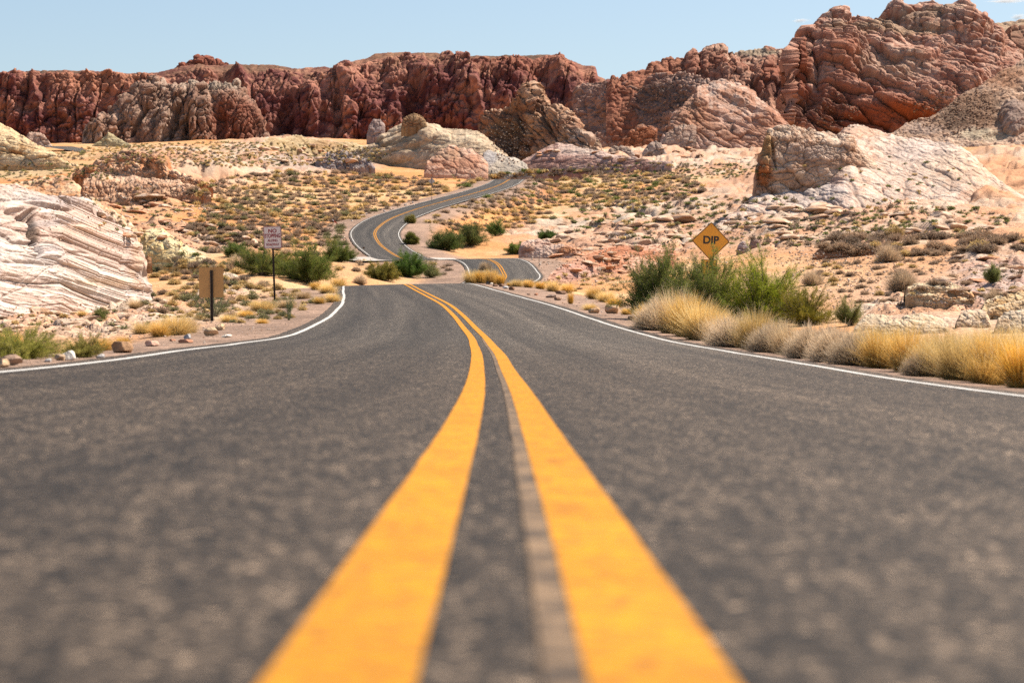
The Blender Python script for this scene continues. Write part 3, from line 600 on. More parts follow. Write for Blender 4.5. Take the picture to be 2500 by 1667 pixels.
relief('red_rock_dome', [(1905,330),(1918,260),(1922,222),(1929,170),(1929,121),(1945,117),(1962,102),(1972,86),(1992,66),(1996,58),(2019,45),(2040,42),(2047,33),(2065,34),(2094,48),(2108,44),(2130,42),(2151,43),(2165,32),(2172,24),(2195,16),(2217,13.5),(2235,20),(2241,17),(2252,19),(2258,11),(2268,8),(2285,12),(2296,19),(2305,16),(2318,11),(2335,12),(2345,9),(2358,9),(2368,15),(2379,21),(2396,36),(2414,48),(2430,52),(2444,63),(2448,80),(2460,98),(2480,118),(2498,134),(2540,180),(2600,230),(2700,330)],
       [(1905,354),(2100,354),(2400,350),(2700,350)], 960, auto=False, slope=[(1905,62),(1940,54),(1990,44),(2150,38),(2700,36)], prof=[(0,0),(.03,.14),(.10,.30),(.26,.50),(.46,.68),(.72,.86),(1,1)], step=1.5, back=1.2, jag=1.0,
       lump=[(150,22,3.4,-26),(56,8.0,3.4,-24),(20,1.6,2.6,-20)], cuts=[(30,9.0,-24,.09),(15,4.5,-21,.11),(8,1.6,-20,.13)], rough=1.5, seed=52, cols=((.50,.22,.145),(.68,.38,.27),(.78,.54,.41)), mat=MR_mid,
       bumps=[(2040,120,50,60,0,16),(2080,105,30,34,0,14),(2100,130,26,30,0,12),(2062,150,30,34,0,12),(1955,170,14,70,0,10),(2130,70,60,22,8,10),(2300,52,130,26,12,20),(2380,80,90,26,30,14),(2260,130,110,20,-32,14),(2300,170,120,16,24,10),(2240,110,50,14,20,-12),
              (2180,250,120,18,18,12),(2245,225,26,26,0,14),(2270,245,26,24,0,12),(2310,222,30,22,10,16),(2365,200,34,24,-10,16),(2395,185,26,18,-20,12),(2100,235,110,34,20,10),(1990,240,22,40,20,-20),(2040,270,20,30,-20,-10),(1940,290,26,40,0,12),(2170,150,70,12,12,-8),(2330,115,80,8,26,-7),(2280,190,110,6,20,-7),(2200,200,110,6,22,-7)],
       tints=[(1955,180,22,70,(.34,.11,.06),.9),(2070,150,55,45,(.42,.17,.10),.6),(2150,290,150,34,(.42,.11,.045),.9),(2050,255,40,40,(.28,.10,.06),.7),(2000,285,70,40,(.22,.10,.07),.7),(2250,280,90,22,(.45,.13,.05),.8),(2160,75,150,14,(.45,.33,.20),.6),(2270,45,120,14,(.40,.28,.18),.6),(2180,165,80,40,(.58,.40,.28),.6),(2060,85,70,12,(.36,.17,.10),.5)],  # first tint paints the shade of the left face
       label='huge folded red and tan rock dome filling the upper right skyline', cat='rock dome')
relief('rock_slope', [(2160,330),(2185,322),(2215,298),(2270,288),(2310,262),(2350,230),(2395,208),(2415,195),(2450,172),(2480,158),(2500,145),(2560,110),(2700,60),(2900,60)], [(2160,364),(2900,362)], 830, auto=False, slope=38, prof=[(0,0),(.25,.25),(.5,.5),(.75,.75),(1,1)], step=1.7,
       lump=[(30,2.0,2.4,32),(7,1.0,1.2,32)], cuts=[(16,2,33,.1),(8,1.2,30,.12)], strata=(8,.9,-32,.15), rough=1.6, seed=58, cols=((.66,.42,.28),(.80,.56,.40),(.90,.68,.52)), mat=MR_mid,
       bumps=[(2478,290,36,44,0,26),(2445,330,60,14,-20,-5)],
       tints=[(2380,268,70,44,(.26,.14,.08),.85),(2330,290,44,28,(.19,.12,.08),.8),(2450,190,60,26,(.46,.22,.12),.7),(2480,290,34,40,(.42,.30,.25),.8),(2400,330,60,14,(.58,.50,.34),.7),(2250,315,50,12,(.60,.46,.38),.6)],  # grey patch at the right end paints the overhanging rock's shadow
       label='diagonal rock slope strewn with dark rubble at the right edge below the red dome', cat='rock slope')
relief('rock_dome', [(1612,345),(1620,322),(1650,280),(1675,250),(1695,229),(1702,213),(1712,209),(1730,214),(1755,199),(1780,202),(1805,202),(1825,215),(1844,235),(1870,252),(1890,268),(1905,280),(1929,306),(1945,330),(1960,345)], [(1612,360),(1960,360)], 930, slope=[(1612,44),(1800,36),(1960,36)], step=1.5,
       lump=[(50,5,2.8,-28),(20,2.2,2.4,-26)], cuts=[(14,2,-26,.1),(7,1.1,-22,.13)], rough=1.0, seed=62, cols=((.60,.31,.20),(.76,.49,.37),(.86,.66,.53)), mat=MR_mid,
       bumps=[(1775,225,60,20,24,10),(1720,245,30,12,-20,8),(1840,265,60,12,26,8),(1800,255,80,6,26,-7),(1870,285,30,20,20,8),(1660,300,24,40,20,8),(1770,290,100,6,24,-6),(1830,232,20,12,0,7)],
       tints=[(1690,270,36,50,(.48,.22,.12),.7),(1720,320,100,20,(.52,.26,.16),.6),(1900,290,40,20,(.46,.2,.12),.6)],
       label='pinkish sloping rock dome left of the huge red dome', cat='rock dome')
relief('rock_dome', [(855,380),(860,374),(880,362),(918,348),(935,330),(960,319),(985,303),(1010,300),(1044,300),(1060,306),(1080,314),(1110,316),(1150,316),(1170,322),(1200,345),(1240,380),(1270,410)], [(855,388),(900,398),(1000,408),(1200,420),(1270,424)], 700, slope=30, prof=[(0,0),(.05,.22),(.2,.46),(.5,.75),(1,1)], step=1.5,
       lump=[(70,5,2.6,18),(26,1.0,2.6,14)], cuts=[(26,2,-14,.08),(12,1.2,-10,.1)], rough=.7, seed=66, cols=((.62,.42,.26),(.78,.58,.38),(.86,.68,.47)), mat=MR_mid,
       bumps=[(940,385,80,22,-8,14),(1010,340,70,20,-24,10),(1060,330,40,20,10,8),(1000,365,80,6,-18,-7),(960,345,60,5,-20,-6)],
       tints=[(960,350,60,6,(.40,.28,.16),.6),(900,392,60,8,(.42,.34,.2),.5)],
       label='smooth pale tan rock dome with a capstone, behind the bend of the road', cat='rock dome')
relief('capstone', [(979,309),(982,296),(985,288),(998,281),(1012,278),(1022,279),(1032,285),(1038,294),(1043,305)], [(979,311),(1043,311)], 722, slope=62, step=1.0, back=1, lump=[(16,2,2,0)], crack=[(14,2,1.5,0)], rough=.7, seed=69, cols=((.46,.27,.14),(.56,.38,.20),(.60,.46,.28)), mat=MR_mid,
       tints=[(1000,302,26,6,(.42,.18,.08),.6)], label='angular orange tan capstone perched on the pale tan dome', cat='boulder', bstep=10)
relief('rock_dome', [(1035,420),(1042,394),(1060,382),(1078,366),(1095,353),(1110,356),(1120,366),(1149,364),(1165,372),(1180,386),(1192,400),(1193,420),(1192,436)], [(1035,424),(1100,430),(1192,440)], 650, slope=38, step=1.3,
       lump=[(40,3,2,-20)], cuts=[(12,1.6,20,.1),(7,1.1,30,.12),(18,1.4,-60,.07)], strata=(5,.4,16,.12), rough=.7, seed=71, cols=((.68,.35,.22),(.82,.51,.36),(.88,.60,.45)), mat=MR_mid,
       tints=[(1090,375,40,14,(.55,.36,.22),.5)], label='round pink rock dome with dark cracks where the road vanishes', cat='rock dome')
relief('rock_slope', [(1165,425),(1175,400),(1180,372),(1190,365),(1212,372),(1230,380),(1255,385),(1285,400),(1300,430)], [(1165,432),(1230,437),(1300,432)], 655, slope=34, step=1.3, lump=[(26,1.5,2,10)], crack=[(16,1.6,2,20)], rough=1.0, seed=73, cols=((.60,.50,.40),(.68,.58,.46),(.7,.62,.52)), mat=MR_mid,
       tints=[(1195,385,18,20,(.40,.38,.40),.7)], label='low white and grey rock saddle right of the pink dome', cat='rock slope')
relief('rock_tower', [(1150,380),(1165,300),(1185,276),(1205,272),(1230,271),(1245,262),(1251,240),(1262,231),(1272,228),(1290,220),(1302,217),(1314,222),(1320,233),(1332,248),(1344,262),(1352,260),(1362,259),(1374,266),(1386,277),(1392,290),(1405,303),(1407,316),(1422,337),(1440,352),(1476,376),(1500,392)],
       [(1150,400),(1500,400)], 780, jag=6, slope=[(1150,40),(1250,54),(1350,50),(1500,38)], step=1.4, lump=[(40,14,1.8,-60),(17,7,1.5,-50),(8,3,1.2,0)], cuts=[(20,9,-62,.12)], rough=3.6, seed=76, cols=((.38,.19,.115),(.58,.34,.21),(.72,.50,.34)), mat=MR_mid,
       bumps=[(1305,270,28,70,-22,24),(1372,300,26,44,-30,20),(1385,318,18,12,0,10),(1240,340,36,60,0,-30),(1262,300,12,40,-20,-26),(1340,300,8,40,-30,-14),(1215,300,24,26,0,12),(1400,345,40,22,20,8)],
       tints=[(1245,345,44,56,(.13,.085,.06),.85),(1280,290,12,46,(.22,.10,.06),.7),(1260,250,14,30,(.42,.2,.1),.6),(1330,350,20,20,(.50,.32,.22),.5),(1400,350,50,24,(.60,.46,.36),.6)],  # left hollow: dark talus tone with its shadow painted in
       label='craggy rock tower with a dark rubble hollow on its left, mid skyline', cat='rock tower')
relief('rock_dome', [(1248,428),(1254,420),(1264,404),(1275,391),(1310,372),(1340,356),(1362,349),(1385,352),(1420,362),(1470,370),(1500,380),(1575,388),(1640,396)], [(1248,434),(1350,430),(1500,420),(1640,404)], 630, slope=30, step=1.3, lump=[(50,2.4,3,-6)], cuts=[(12,1.6,4,.1),(6,1.0,2,.14)], strata=(4.2,.5,3,.14), rough=.6, seed=79, cols=((.60,.33,.25),(.76,.50,.40),(.86,.64,.52)), mat=MR_mid,
       tints=[(1340,400,90,16,(.46,.25,.19),.5),(1420,368,60,10,(.66,.54,.44),.5)], label='low striped rose rock dome in front of the craggy tower', cat='rock dome')
for (lab, rd, base, d, cl, sd) in [
  ('tan rounded boulder right of the craggy tower', [(1430,356),(1436,344),(1446,338),(1460,340),(1468,352),(1470,368)], 371, 640, ((.42,.24,.13),(.55,.38,.26),(.6,.44,.32)), 81),
  ('broad pink and tan boulder between the craggy tower and the leaning red boulder', [(1438,352),(1445,330),(1460,320),(1478,318),(1500,320),(1530,326),(1545,336),(1548,350)], 352, 700, ((.50,.27,.18),(.62,.42,.32),(.66,.5,.4)), 82),
  ('leaning dark red boulder among the pink rocks', [(1508,352),(1520,340),(1540,322),(1556,308),(1570,303),(1588,306),(1600,312),(1612,318),(1620,330),(1618,348),(1605,358)], 358, 665, ((.42,.15,.07),(.50,.24,.14),(.60,.42,.33)), 83),
  ('long blocky boulder below the pinkish sloping dome', [(1616,346),(1625,326),(1640,312),(1660,306),(1690,304),(1705,309),(1718,304),(1730,307),(1735,318),(1730,330),(1712,340),(1700,352)], 362, 560, ((.46,.27,.19),(.58,.41,.31),(.62,.48,.38)), 84),
  ('small grey pointed boulder below the long blocky one', [(1568,374),(1576,360),(1590,348),(1602,344),(1612,350),(1620,362),(1628,374)], 378, 545, ((.46,.34,.27),(.58,.46,.38),(.62,.5,.42)), 85),
  ('flat orange ledge rock on the pink slope', [(1480,374),(1490,369),(1520,371),(1545,374),(1562,378)], 381, 600, ((.48,.20,.10),(.56,.27,.15),(.62,.4,.28)), 86),
  ('low tan boulder left of the huge red dome foot', [(1795,330),(1805,318),(1825,314),(1845,318),(1858,330),(1872,340),(1885,346)], 350, 520, ((.50,.32,.22),(.62,.45,.34),(.68,.53,.43)), 87),
  ('pale boulder group at the foot of the pinkish dome', [(1480,376),(1492,360),(1510,356),(1530,360),(1545,370),(1550,378)], 380, 590, ((.5,.36,.27),(.6,.46,.37),(.66,.54,.45)), 88),
  ('little pale cone of rock in front of the cliff foot', [(225,354),(240,346),(258,334),(264,323),(272,326),(282,332),(300,344),(320,353)], 356, 980, ((.60,.48,.26),(.68,.56,.33),(.7,.6,.38)), 89),
  ('pink rounded rock beside the yellow dome', [(58,350),(66,330),(72,322),(88,322),(104,332),(118,342),(127,356)], 358, 820, ((.60,.38,.28),(.70,.50,.38),(.72,.55,.43)), 90),
  ('grey boulder at the foot of the dark red cliff', [(895,330),(902,306),(915,293),(928,292),(938,302),(945,318),(940,332)], 334, 1000, ((.42,.30,.26),(.50,.38,.34),(.55,.45,.42)), 91)]:
    relief('boulder', rd, [(rd[0][0], base), (rd[-1][0], base)], d, slope=55, step=1.2, back=1, lump=[(22,3,1.6,20),(9,1.3,1.4,10)], rough=1.0, seed=sd, cols=cl, mat=MR_mid, label=lab, cat='boulder', bstep=9)
relief('rock_dome', [(-300,330),(-100,280),(0,300),(30,318),(48,330),(75,342),(110,362),(140,374),(165,388),(192,404)], [(-300,410),(0,408),(192,412)], 560, slope=22, step=1.5, lump=[(70,4,2.6,-24)], cuts=[(20,3.2,-18,.08),(10,2,-10,.1)], rough=1.0, seed=93, cols=((.86,.50,.22),(.98,.68,.36),(1.0,.76,.46)), mat=MR_mid,
       bumps=[(30,372,40,5,12,-8)], tints=[(30,372,34,5,(.40,.16,.05),.8),(30,395,80,10,(.80,.66,.45),.6)], label='smooth golden yellow rock dome at the far left edge', cat='rock dome')
relief('rock_outcrop', [(176,425),(190,415),(230,395),(262,380),(268,374),(290,372),(318,368),(332,366),(345,374),(362,374),(378,380),(395,386),(408,402),(410,418),(430,424),(470,430),(510,446),(520,458)], [(176,432),(262,450),(330,470),(420,462),(520,460)], 410, slope=27, step=1.5, lump=[(36,5,2.2,-14),(15,2.8,2.0,-12),(7,1.2,1.4,0)], crack=[(30,4,2,60)], strata=(8,1.2,8,.16), rough=1.5, seed=96, cols=((.74,.32,.14),(.92,.52,.30),(1.0,.70,.48)), mat=MR_mid,
       bumps=[(385,398,26,22,40,12),(330,420,40,14,10,8),(260,400,60,6,-8,-6),(360,400,10,22,20,-12)], tints=[(330,380,40,10,(.38,.16,.09),.7),(300,430,50,12,(.78,.56,.38),.6),(390,400,18,18,(.50,.22,.10),.6)],
       label='orange and pink layered outcrop on the left hillside', cat='rock outcrop')
relief('rock_outcrop', [(196,470),(204,440),(225,426),(250,424),(285,430),(320,428),(345,434),(380,436),(420,440),(470,452),(500,468),(515,478)], [(196,478),(250,496),(280,496),(400,480),(515,482)], 350, slope=33, step=1.4, lump=[(22,3.6,.7,0),(11,1.8,.8,0)], crack=[(18,3,.6,0)], rough=1.6, seed=98, cols=((.62,.32,.18),(.82,.50,.31),(.94,.64,.44)), mat=MR_mid,
       label='rough brown jointed rock band below the orange outcrop', cat='rock outcrop')
relief('flat_rock', [(-60,470),(0,452),(40,446),(85,440),(105,432),(122,434),(150,428),(170,436),(190,450),(204,464),(200,480)], [(-60,500),(200,486)], 310, slope=24, step=1.4, lump=[(50,3,2.6,-14)], cuts=[(16,3,-12,.08)], rough=1.0, seed=101, cols=((.84,.40,.18),(.96,.58,.32),(.96,.68,.45)), mat=MR_mid, tints=[(160,440,40,8,(.45,.18,.08),.6)],
       label='smooth orange slab behind the big white rock', cat='rock slab')
relief('white_rock', [(-400,402),(-200,424),(0,446),(40,452),(80,462),(110,468),(130,470),(165,478),(200,482),(220,490),(240,505),(262,520),(290,545),(312,566),(328,588),(340,606),(347,622),(346,650),(352,680),(362,700),(375,712)],
       [(-400,802),(0,799),(150,780),(300,759),(375,752)], [(-400,87),(0,87),(150,97),(300,116),(375,123)], auto=False, slope=[(-400,22),(0,24),(250,30),(375,40)], prof=[(0,0),(.08,.14),(.25,.38),(.5,.65),(.75,.85),(1,1)], step=1.25, back=.8, jag=1.2,
       vy=.03, lump=[(150,10,2.6,8),(56,5,2.6,4),(24,2.4,2.4,4)], crack=[(90,5,1.9,8),(34,2.4,1.8,4)], cuts=[(38,5.0,4,.055),(19,1.2,-3,.05),(10,.5,6,.08),(44,4,84,.03),(24,2.2,102,.03)], strata=(7,.35,-3,.05), rough=.85, seed=105, cols=((.78,.58,.48),(.88,.75,.66),(.82,.73,.67)), mat=MR_near, varn=.08,
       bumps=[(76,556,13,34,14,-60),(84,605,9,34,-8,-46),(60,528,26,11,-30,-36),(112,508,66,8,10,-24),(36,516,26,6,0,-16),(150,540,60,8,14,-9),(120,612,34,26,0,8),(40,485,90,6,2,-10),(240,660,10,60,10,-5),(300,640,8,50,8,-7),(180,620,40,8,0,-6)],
       tints=[(76,556,10,36,(.26,.17,.12),.9),(84,605,7,34,(.26,.17,.12),.85),(112,508,60,5,(.34,.25,.2),.7),(130,490,70,14,(.56,.50,.49),.6),(110,625,40,26,(.60,.54,.52),.6),(200,560,70,14,(.78,.56,.42),.6),(250,690,60,12,(.84,.60,.40),.6),(60,650,60,30,(.86,.76,.68),.5),(330,640,16,60,(.78,.50,.32),.5),(130,540,60,10,(.60,.54,.52),.6)],  # darkest tints paint the cavity's shade and a shadow line
       label='big white cracked slickrock dome on the left side of the road', cat='rock dome')
relief('rock_ridge', [(200,490),(225,482),(250,500),(275,515),(300,528),(320,548),(338,566),(350,585),(352,612),(346,640)], [(200,560),(352,650)], 150, slope=40, step=1.2, lump=[(26,3.5,1.6,-30),(11,1.6,1.5,-20)], crack=[(22,3,1.5,-30)], rough=1.4, seed=109, cols=((.80,.50,.30),(.94,.70,.48),(.96,.76,.54)), mat=MR_near,
       tints=[(330,590,20,24,(.60,.33,.14),.7)], label='broken tan rock edge along the back of the white dome', cat='rock ridge')
relief('yellow_rock', [(338,600),(345,580),(355,560),(370,557),(395,558),(405,566),(425,580),(440,588),(442,594),(460,604),(480,618),(505,634),(525,646),(545,656)], [(338,636),(400,650),(470,662),(545,660)], 165, slope=22, step=1.1, lump=[(26,4,1.5,-20)], cuts=[(12,1.6,-16,.1),(6,.9,-10,.13)], crack=[(24,1.6,1.8,-20)], rough=.8, seed=111, cols=((.92,.60,.24),(1.0,.76,.38),(1.0,.84,.52)), mat=MR_near,
       bumps=[(385,605,16,13,0,10),(412,594,14,10,0,9),(370,616,10,10,0,7),(395,640,30,5,0,-5),(430,635,14,7,0,-7)], tints=[(425,636,16,7,(.36,.2,.08),.6),(360,590,10,26,(.50,.3,.12),.5)],
       label='yellow rock ramp right of the white dome', cat='rock ramp')
relief('rock_outcrop', [(640,350),(655,335),(680,336),(720,333),(760,338),(800,346),(860,345),(880,355),(900,362),(905,372)], [(640,372),(905,384)], 820, slope=34, step=1.5, lump=[(22,2.6,1.2,60),(10,1.6,1.2,40)], rough=1.5, seed=114, cols=((.56,.40,.22),(.66,.52,.31),(.66,.54,.36)), mat=MR_mid, tints=[(790,352,30,12,(.42,.22,.1),.6)],
       label='low yellowish eroded rock bank along the plateau rim', cat='rock outcrop')
relief('rock_outcrop', [(770,396),(790,378),(810,372),(840,366),(858,376),(870,388),(885,386),(898,388),(906,396),(916,408)], [(770,412),(916,412)], 560, slope=42, step=1.2, lump=[(16,3,1.6,-30),(8,1.6,1.4,0)], rough=1.6, seed=115, cols=((.36,.29,.27),(.46,.38,.35),(.56,.48,.45)), mat=MR_mid,
       label='grey rubbly outcrop left of the smooth tan dome', cat='rock outcrop')
relief('rock_outcrop', [(1838,470),(1845,405),(1858,370),(1868,345),(1872,322),(1880,314),(1899,309),(1920,310),(1938,307),(1960,312),(1990,318),(2010,322),(2034,328),(2060,332),(2082,339),(2088,350),(2100,362),(2130,385),(2150,410)],
       [(1838,540),(2150,540)], 317, auto=False, slope=[(1838,68),(1900,66),(2000,62),(2100,56),(2150,52)], prof=[(0,0),(.04,.25),(.12,.50),(.26,.74),(.5,.9),(1,1)], step=1.2, back=1.2, lump=[(44,4.5,1.8,-12),(18,2.4,1.8,-10),(8,1.1,1.5,-8)], crack=[(36,4,1.2,0),(16,2,1.4,0)], strata=(9,1.2,6,.14), rough=1.1, seed=118, cols=((.66,.40,.26),(.80,.57,.41),(.88,.72,.56)), mat=MR_mid,
       bumps=[(1888,370,5,50,-8,-12),(1865,410,14,40,0,8),(1925,425,50,20,-14,8),(1955,362,26,14,0,6),(2070,352,18,18,0,6)],
       tints=[(1865,425,22,30,(.50,.16,.04),.9),(1872,360,18,36,(.58,.34,.14),.8),(1980,372,60,20,(.58,.48,.42),.5)],
       label='blocky outcrop with an orange stained left face on the right hillside', cat='rock outcrop')
relief('white_slope', [(1700,590),(1735,566),(1775,530),(1815,498),(1850,474),(1900,452),(1960,432),(2000,408),(2030,368),(2046,336),(2060,314),(2076,304),(2094,304),(2120,310),(2150,320),(2190,333),(2240,338),(2310,346),(2345,358),(2370,375),(2390,395),(2414,420),(2440,440),(2474,465),(2510,490)],
       [(1700,592),(1850,570),(2000,545),(2300,530),(2510,518)], [(1700,300),(2510,306)], auto=False, ths=200, slope=[(1700,12),(2000,15),(2100,18),(2510,18)], prof=[(0,0),(.14,.20),(.32,.42),(.55,.66),(.8,.87),(1,1)], step=1.3, back=1, vy=.1, lump=[(120,5,1.8,-34),(48,1.6,2.2,-32)], crack=[(90,3,1.8,-36)], cuts=[(34,3.4,-36,.06),(16,1.7,-30,.08),(9,.8,-38,.11),(40,1.6,40,.04)], strata=(9,.2,26,.05), rough=.7, seed=121, cols=((.84,.50,.34),(.94,.66,.49),(.95,.76,.62)), mat=MR_mid, varn=.1,
       bumps=[(2120,345,60,16,14,5),(2000,480,60,8,-34,-5)],
       tints=[(2100,325,60,14,(.66,.36,.22),.6),(2250,370,80,26,(.62,.52,.47),.5),(2350,410,90,40,(.82,.58,.40),.5),(1990,470,90,40,(.62,.54,.50),.6),(2420,470,60,20,(.74,.42,.24),.6)],
       label='broad white and peach slickrock slope on the right hillside', cat='rock slope')
relief('rock_ledge', [(1266,612),(1272,592),(1290,588),(1310,584),(1335,588),(1352,596),(1365,594),(1382,597),(1400,606),(1418,618),(1426,628)], [(1266,622),(1340,634),(1426,634)], 240, slope=48, step=1.0, lump=[(20,3,2.2,-8),(9,1.3,2,0)], strata=(5,1.1,-4,.12), rough=1.1, seed=124, cols=((.72,.42,.30),(.88,.64,.50),(.92,.72,.58)), mat=MR_near, bumps=[(1385,612,22,12,0,6),(1290,604,18,10,0,6)],
       tints=[(1385,614,26,12,(.52,.20,.07),.85),(1290,612,20,8,(.44,.19,.09),.6)], label='pink and rust rock ledge right of the lower bend', cat='rock ledge')
relief('layered_rock', [(1330,690),(1345,668),(1370,648),(1400,634),(1440,618),(1480,606),(1520,598),(1560,597),(1610,600),(1650,612)], [(1330,696),(1450,684),(1560,650),(1650,640)], 175, slope=32, prof=[(0,0),(.25,.25),(.5,.5),(.75,.75),(1,1)], step=1.05, lump=[(34,2.0,3.4,22),(12,1.2,3.0,20)], cuts=[(9,2.6,20,.13),(5,1.5,17,.15)], strata=(5.5,1.0,-16,.2), rough=1.0, seed=127, cols=((.64,.28,.16),(.84,.52,.37),(.90,.64,.50)), mat=MR_near,
       tints=[(1480,625,60,14,(.52,.2,.09),.6),(1400,665,50,18,(.60,.42,.38),.5)], label='rust red layered rock slope beside the bush at the dip sign', cat='rock slope')
relief('rock_ledge', [(2210,712),(2216,700),(2235,692),(2270,688),(2310,688),(2335,694),(2352,702),(2372,712),(2378,722)], [(2210,730),(2300,744),(2378,744)], 98, slope=34, step=1.0, prof=[(0,0),(.05,.35),(.3,.45),(.36,.75),(.6,.85),(1,1)], lump=[(26,1.6,2.6,0)], crack=[(26,2,1.8,0)], strata=(8,2.0,-2,.12), rough=.9, seed=130, cols=((.66,.40,.20),(.80,.58,.34),(.82,.66,.44)), mat=MR_near,
       tints=[(2340,722,50,10,(.62,.28,.11),.7)], label='tan stepped ledge on the slope right of the dip sign', cat='rock ledge')
for (lab, rd, base, d, cl, sd, sl) in [
  ('big pale slab boulder behind the golden grass', [(2130,800),(2150,792),(2180,782),(2215,770),(2245,765),(2275,768),(2300,778),(2315,792),(2318,808)], 815, 62, ((.72,.50,.28),(.84,.64,.42),(.86,.70,.50)), 132, 26),
  ('pale flat boulder left of the big slab boulder', [(2085,800),(2100,782),(2112,770),(2130,765),(2150,766),(2172,772),(2185,784),(2190,796)], 803, 66, ((.72,.50,.29),(.82,.62,.42),(.84,.68,.48)), 133, 26),
  ('pale block boulder right of the big slab boulder', [(2335,785),(2345,766),(2362,758),(2390,756),(2408,762),(2415,776),(2420,792)], 796, 58, ((.74,.50,.29),(.84,.62,.42),(.86,.68,.50)), 134, 34),
  ('tan overhanging slab at the right edge', [(2398,748),(2402,738),(2425,726),(2450,716),(2475,706),(2500,698),(2560,680),(2620,700)], 762, 60, ((.72,.44,.19),(.84,.62,.36),(.86,.70,.46)), 135, 38),
  ('smooth round pale boulder in the right edge', [(2430,800),(2438,775),(2455,762),(2480,755),(2510,752),(2560,756),(2600,790)], 806, 50, ((.76,.54,.34),(.84,.66,.46),(.86,.70,.52)), 136, 34),
  ('orange block below the overhanging slab', [(2410,765),(2414,752),(2430,748),(2448,744),(2470,736),(2500,732),(2520,760)], 772, 56, ((.72,.44,.20),(.82,.58,.34),(.84,.66,.44)), 137, 44),
  ('small orange brown boulder below the stepped ledge', [(2240,740),(2244,726),(2254,719),(2264,720),(2270,730),(2272,740)], 743, 78, ((.54,.28,.14),(.64,.40,.24),(.68,.5,.34)), 138, 60),
  ('dark purple boulder behind the dip sign bush', [(1828,600),(1834,585),(1842,580),(1852,588),(1858,600)], 606, 180, ((.38,.24,.20),(.46,.32,.28),(.5,.38,.34)), 139, 62),
  ('split grey boulder behind the dip sign bush', [(1798,610),(1804,596),(1815,590),(1826,596),(1832,612)], 616, 175, ((.42,.28,.25),(.54,.42,.38),(.6,.5,.46)), 140, 60),
  ('rust red upright boulder at the right end of the white dome', [(338,660),(342,640),(350,630),(362,625),(370,630),(372,645),(370,658)], 665, 122, ((.50,.24,.11),(.60,.32,.17),(.62,.38,.24)), 141, 66)]:
    relief('boulder', rd, [(rd[0][0], base), (rd[-1][0], base)], d, slope=sl, step=.9, back=1, lump=[(26,2.6,1.8,-10),(10,1.0,1.5,0)], crack=[(24,1.8,1.6,-15)], rough=.9, seed=sd, cols=cl, mat=MR_near, label=lab, cat='boulder', bstep=9)
relief('mound', [(1985,620),(2010,604),(2040,594),(2075,588),(2110,592),(2140,600),(2170,614)], [(1985,626),(2170,622)], 165, slope=24, step=1.2, lump=[(9,1.2,1.2,0)], rough=1.2, seed=144, cols=((.44,.19,.09),(.52,.25,.12),(.56,.3,.16)), mat=MR_near, label='low red earth mound among tan shrubs on the right', cat='mound')
far_road([(140,357,905),(175,364,860),(215,369,820),(270,378,780)], 5.5)

# ------------------------------------------------------------------ plants
rng = np.random.default_rng(7)
M_leaf = vegmat('green_leaf', .45); M_dry = vegmat('dry_stem', .30); M_grass = vegmat('straw', .32, .6)
M_wood = plain('dark_bark', (.11,.085,.06), .9, scale=20)
ALLB = None
def build_bvh_all():
    vs, fs, n = [], [], 0
    for o in [og]+ROCKS:
        me = o.data; co = np.empty(len(me.vertices)*3, np.float32); me.vertices.foreach_get('co', co)
        li = np.empty(len(me.loops), np.int32); me.loops.foreach_get('vertex_index', li)
        vs.append(co.reshape(-1, 3)); fs.append(li.reshape(-1, 4)+n); n += len(co)//3
    return BVHTree.FromPolygons(np.concatenate(vs).tolist(), np.concatenate(fs).tolist(), epsilon=0)
ALLB = build_bvh_all()
def cast(px, py):
    v = Vector(((px-CX)/F, 1, (CY-py)/F)); h = ALLB.ray_cast(O0, v); return h[0], h[1]
def gdown(x, y):
    h = BG.ray_cast(Vector((x, y, 200)), Vector((0, 0, -1))); return h[0].z if h[0] is not None else 0.0
def base_at(px, py, dmin=0):
    """soil point seen at px, py (falls back to the nearest lower row that meets the soil)"""
    for k in range(0, 200, 2):
        v = Vector(((px-CX)/F, 1, (CY-(py+k))/F)); h = BG.ray_cast(O0+v*dmin, v)
        if h[0] is not None: return h[0]
    return Vector((0, 50, 0))

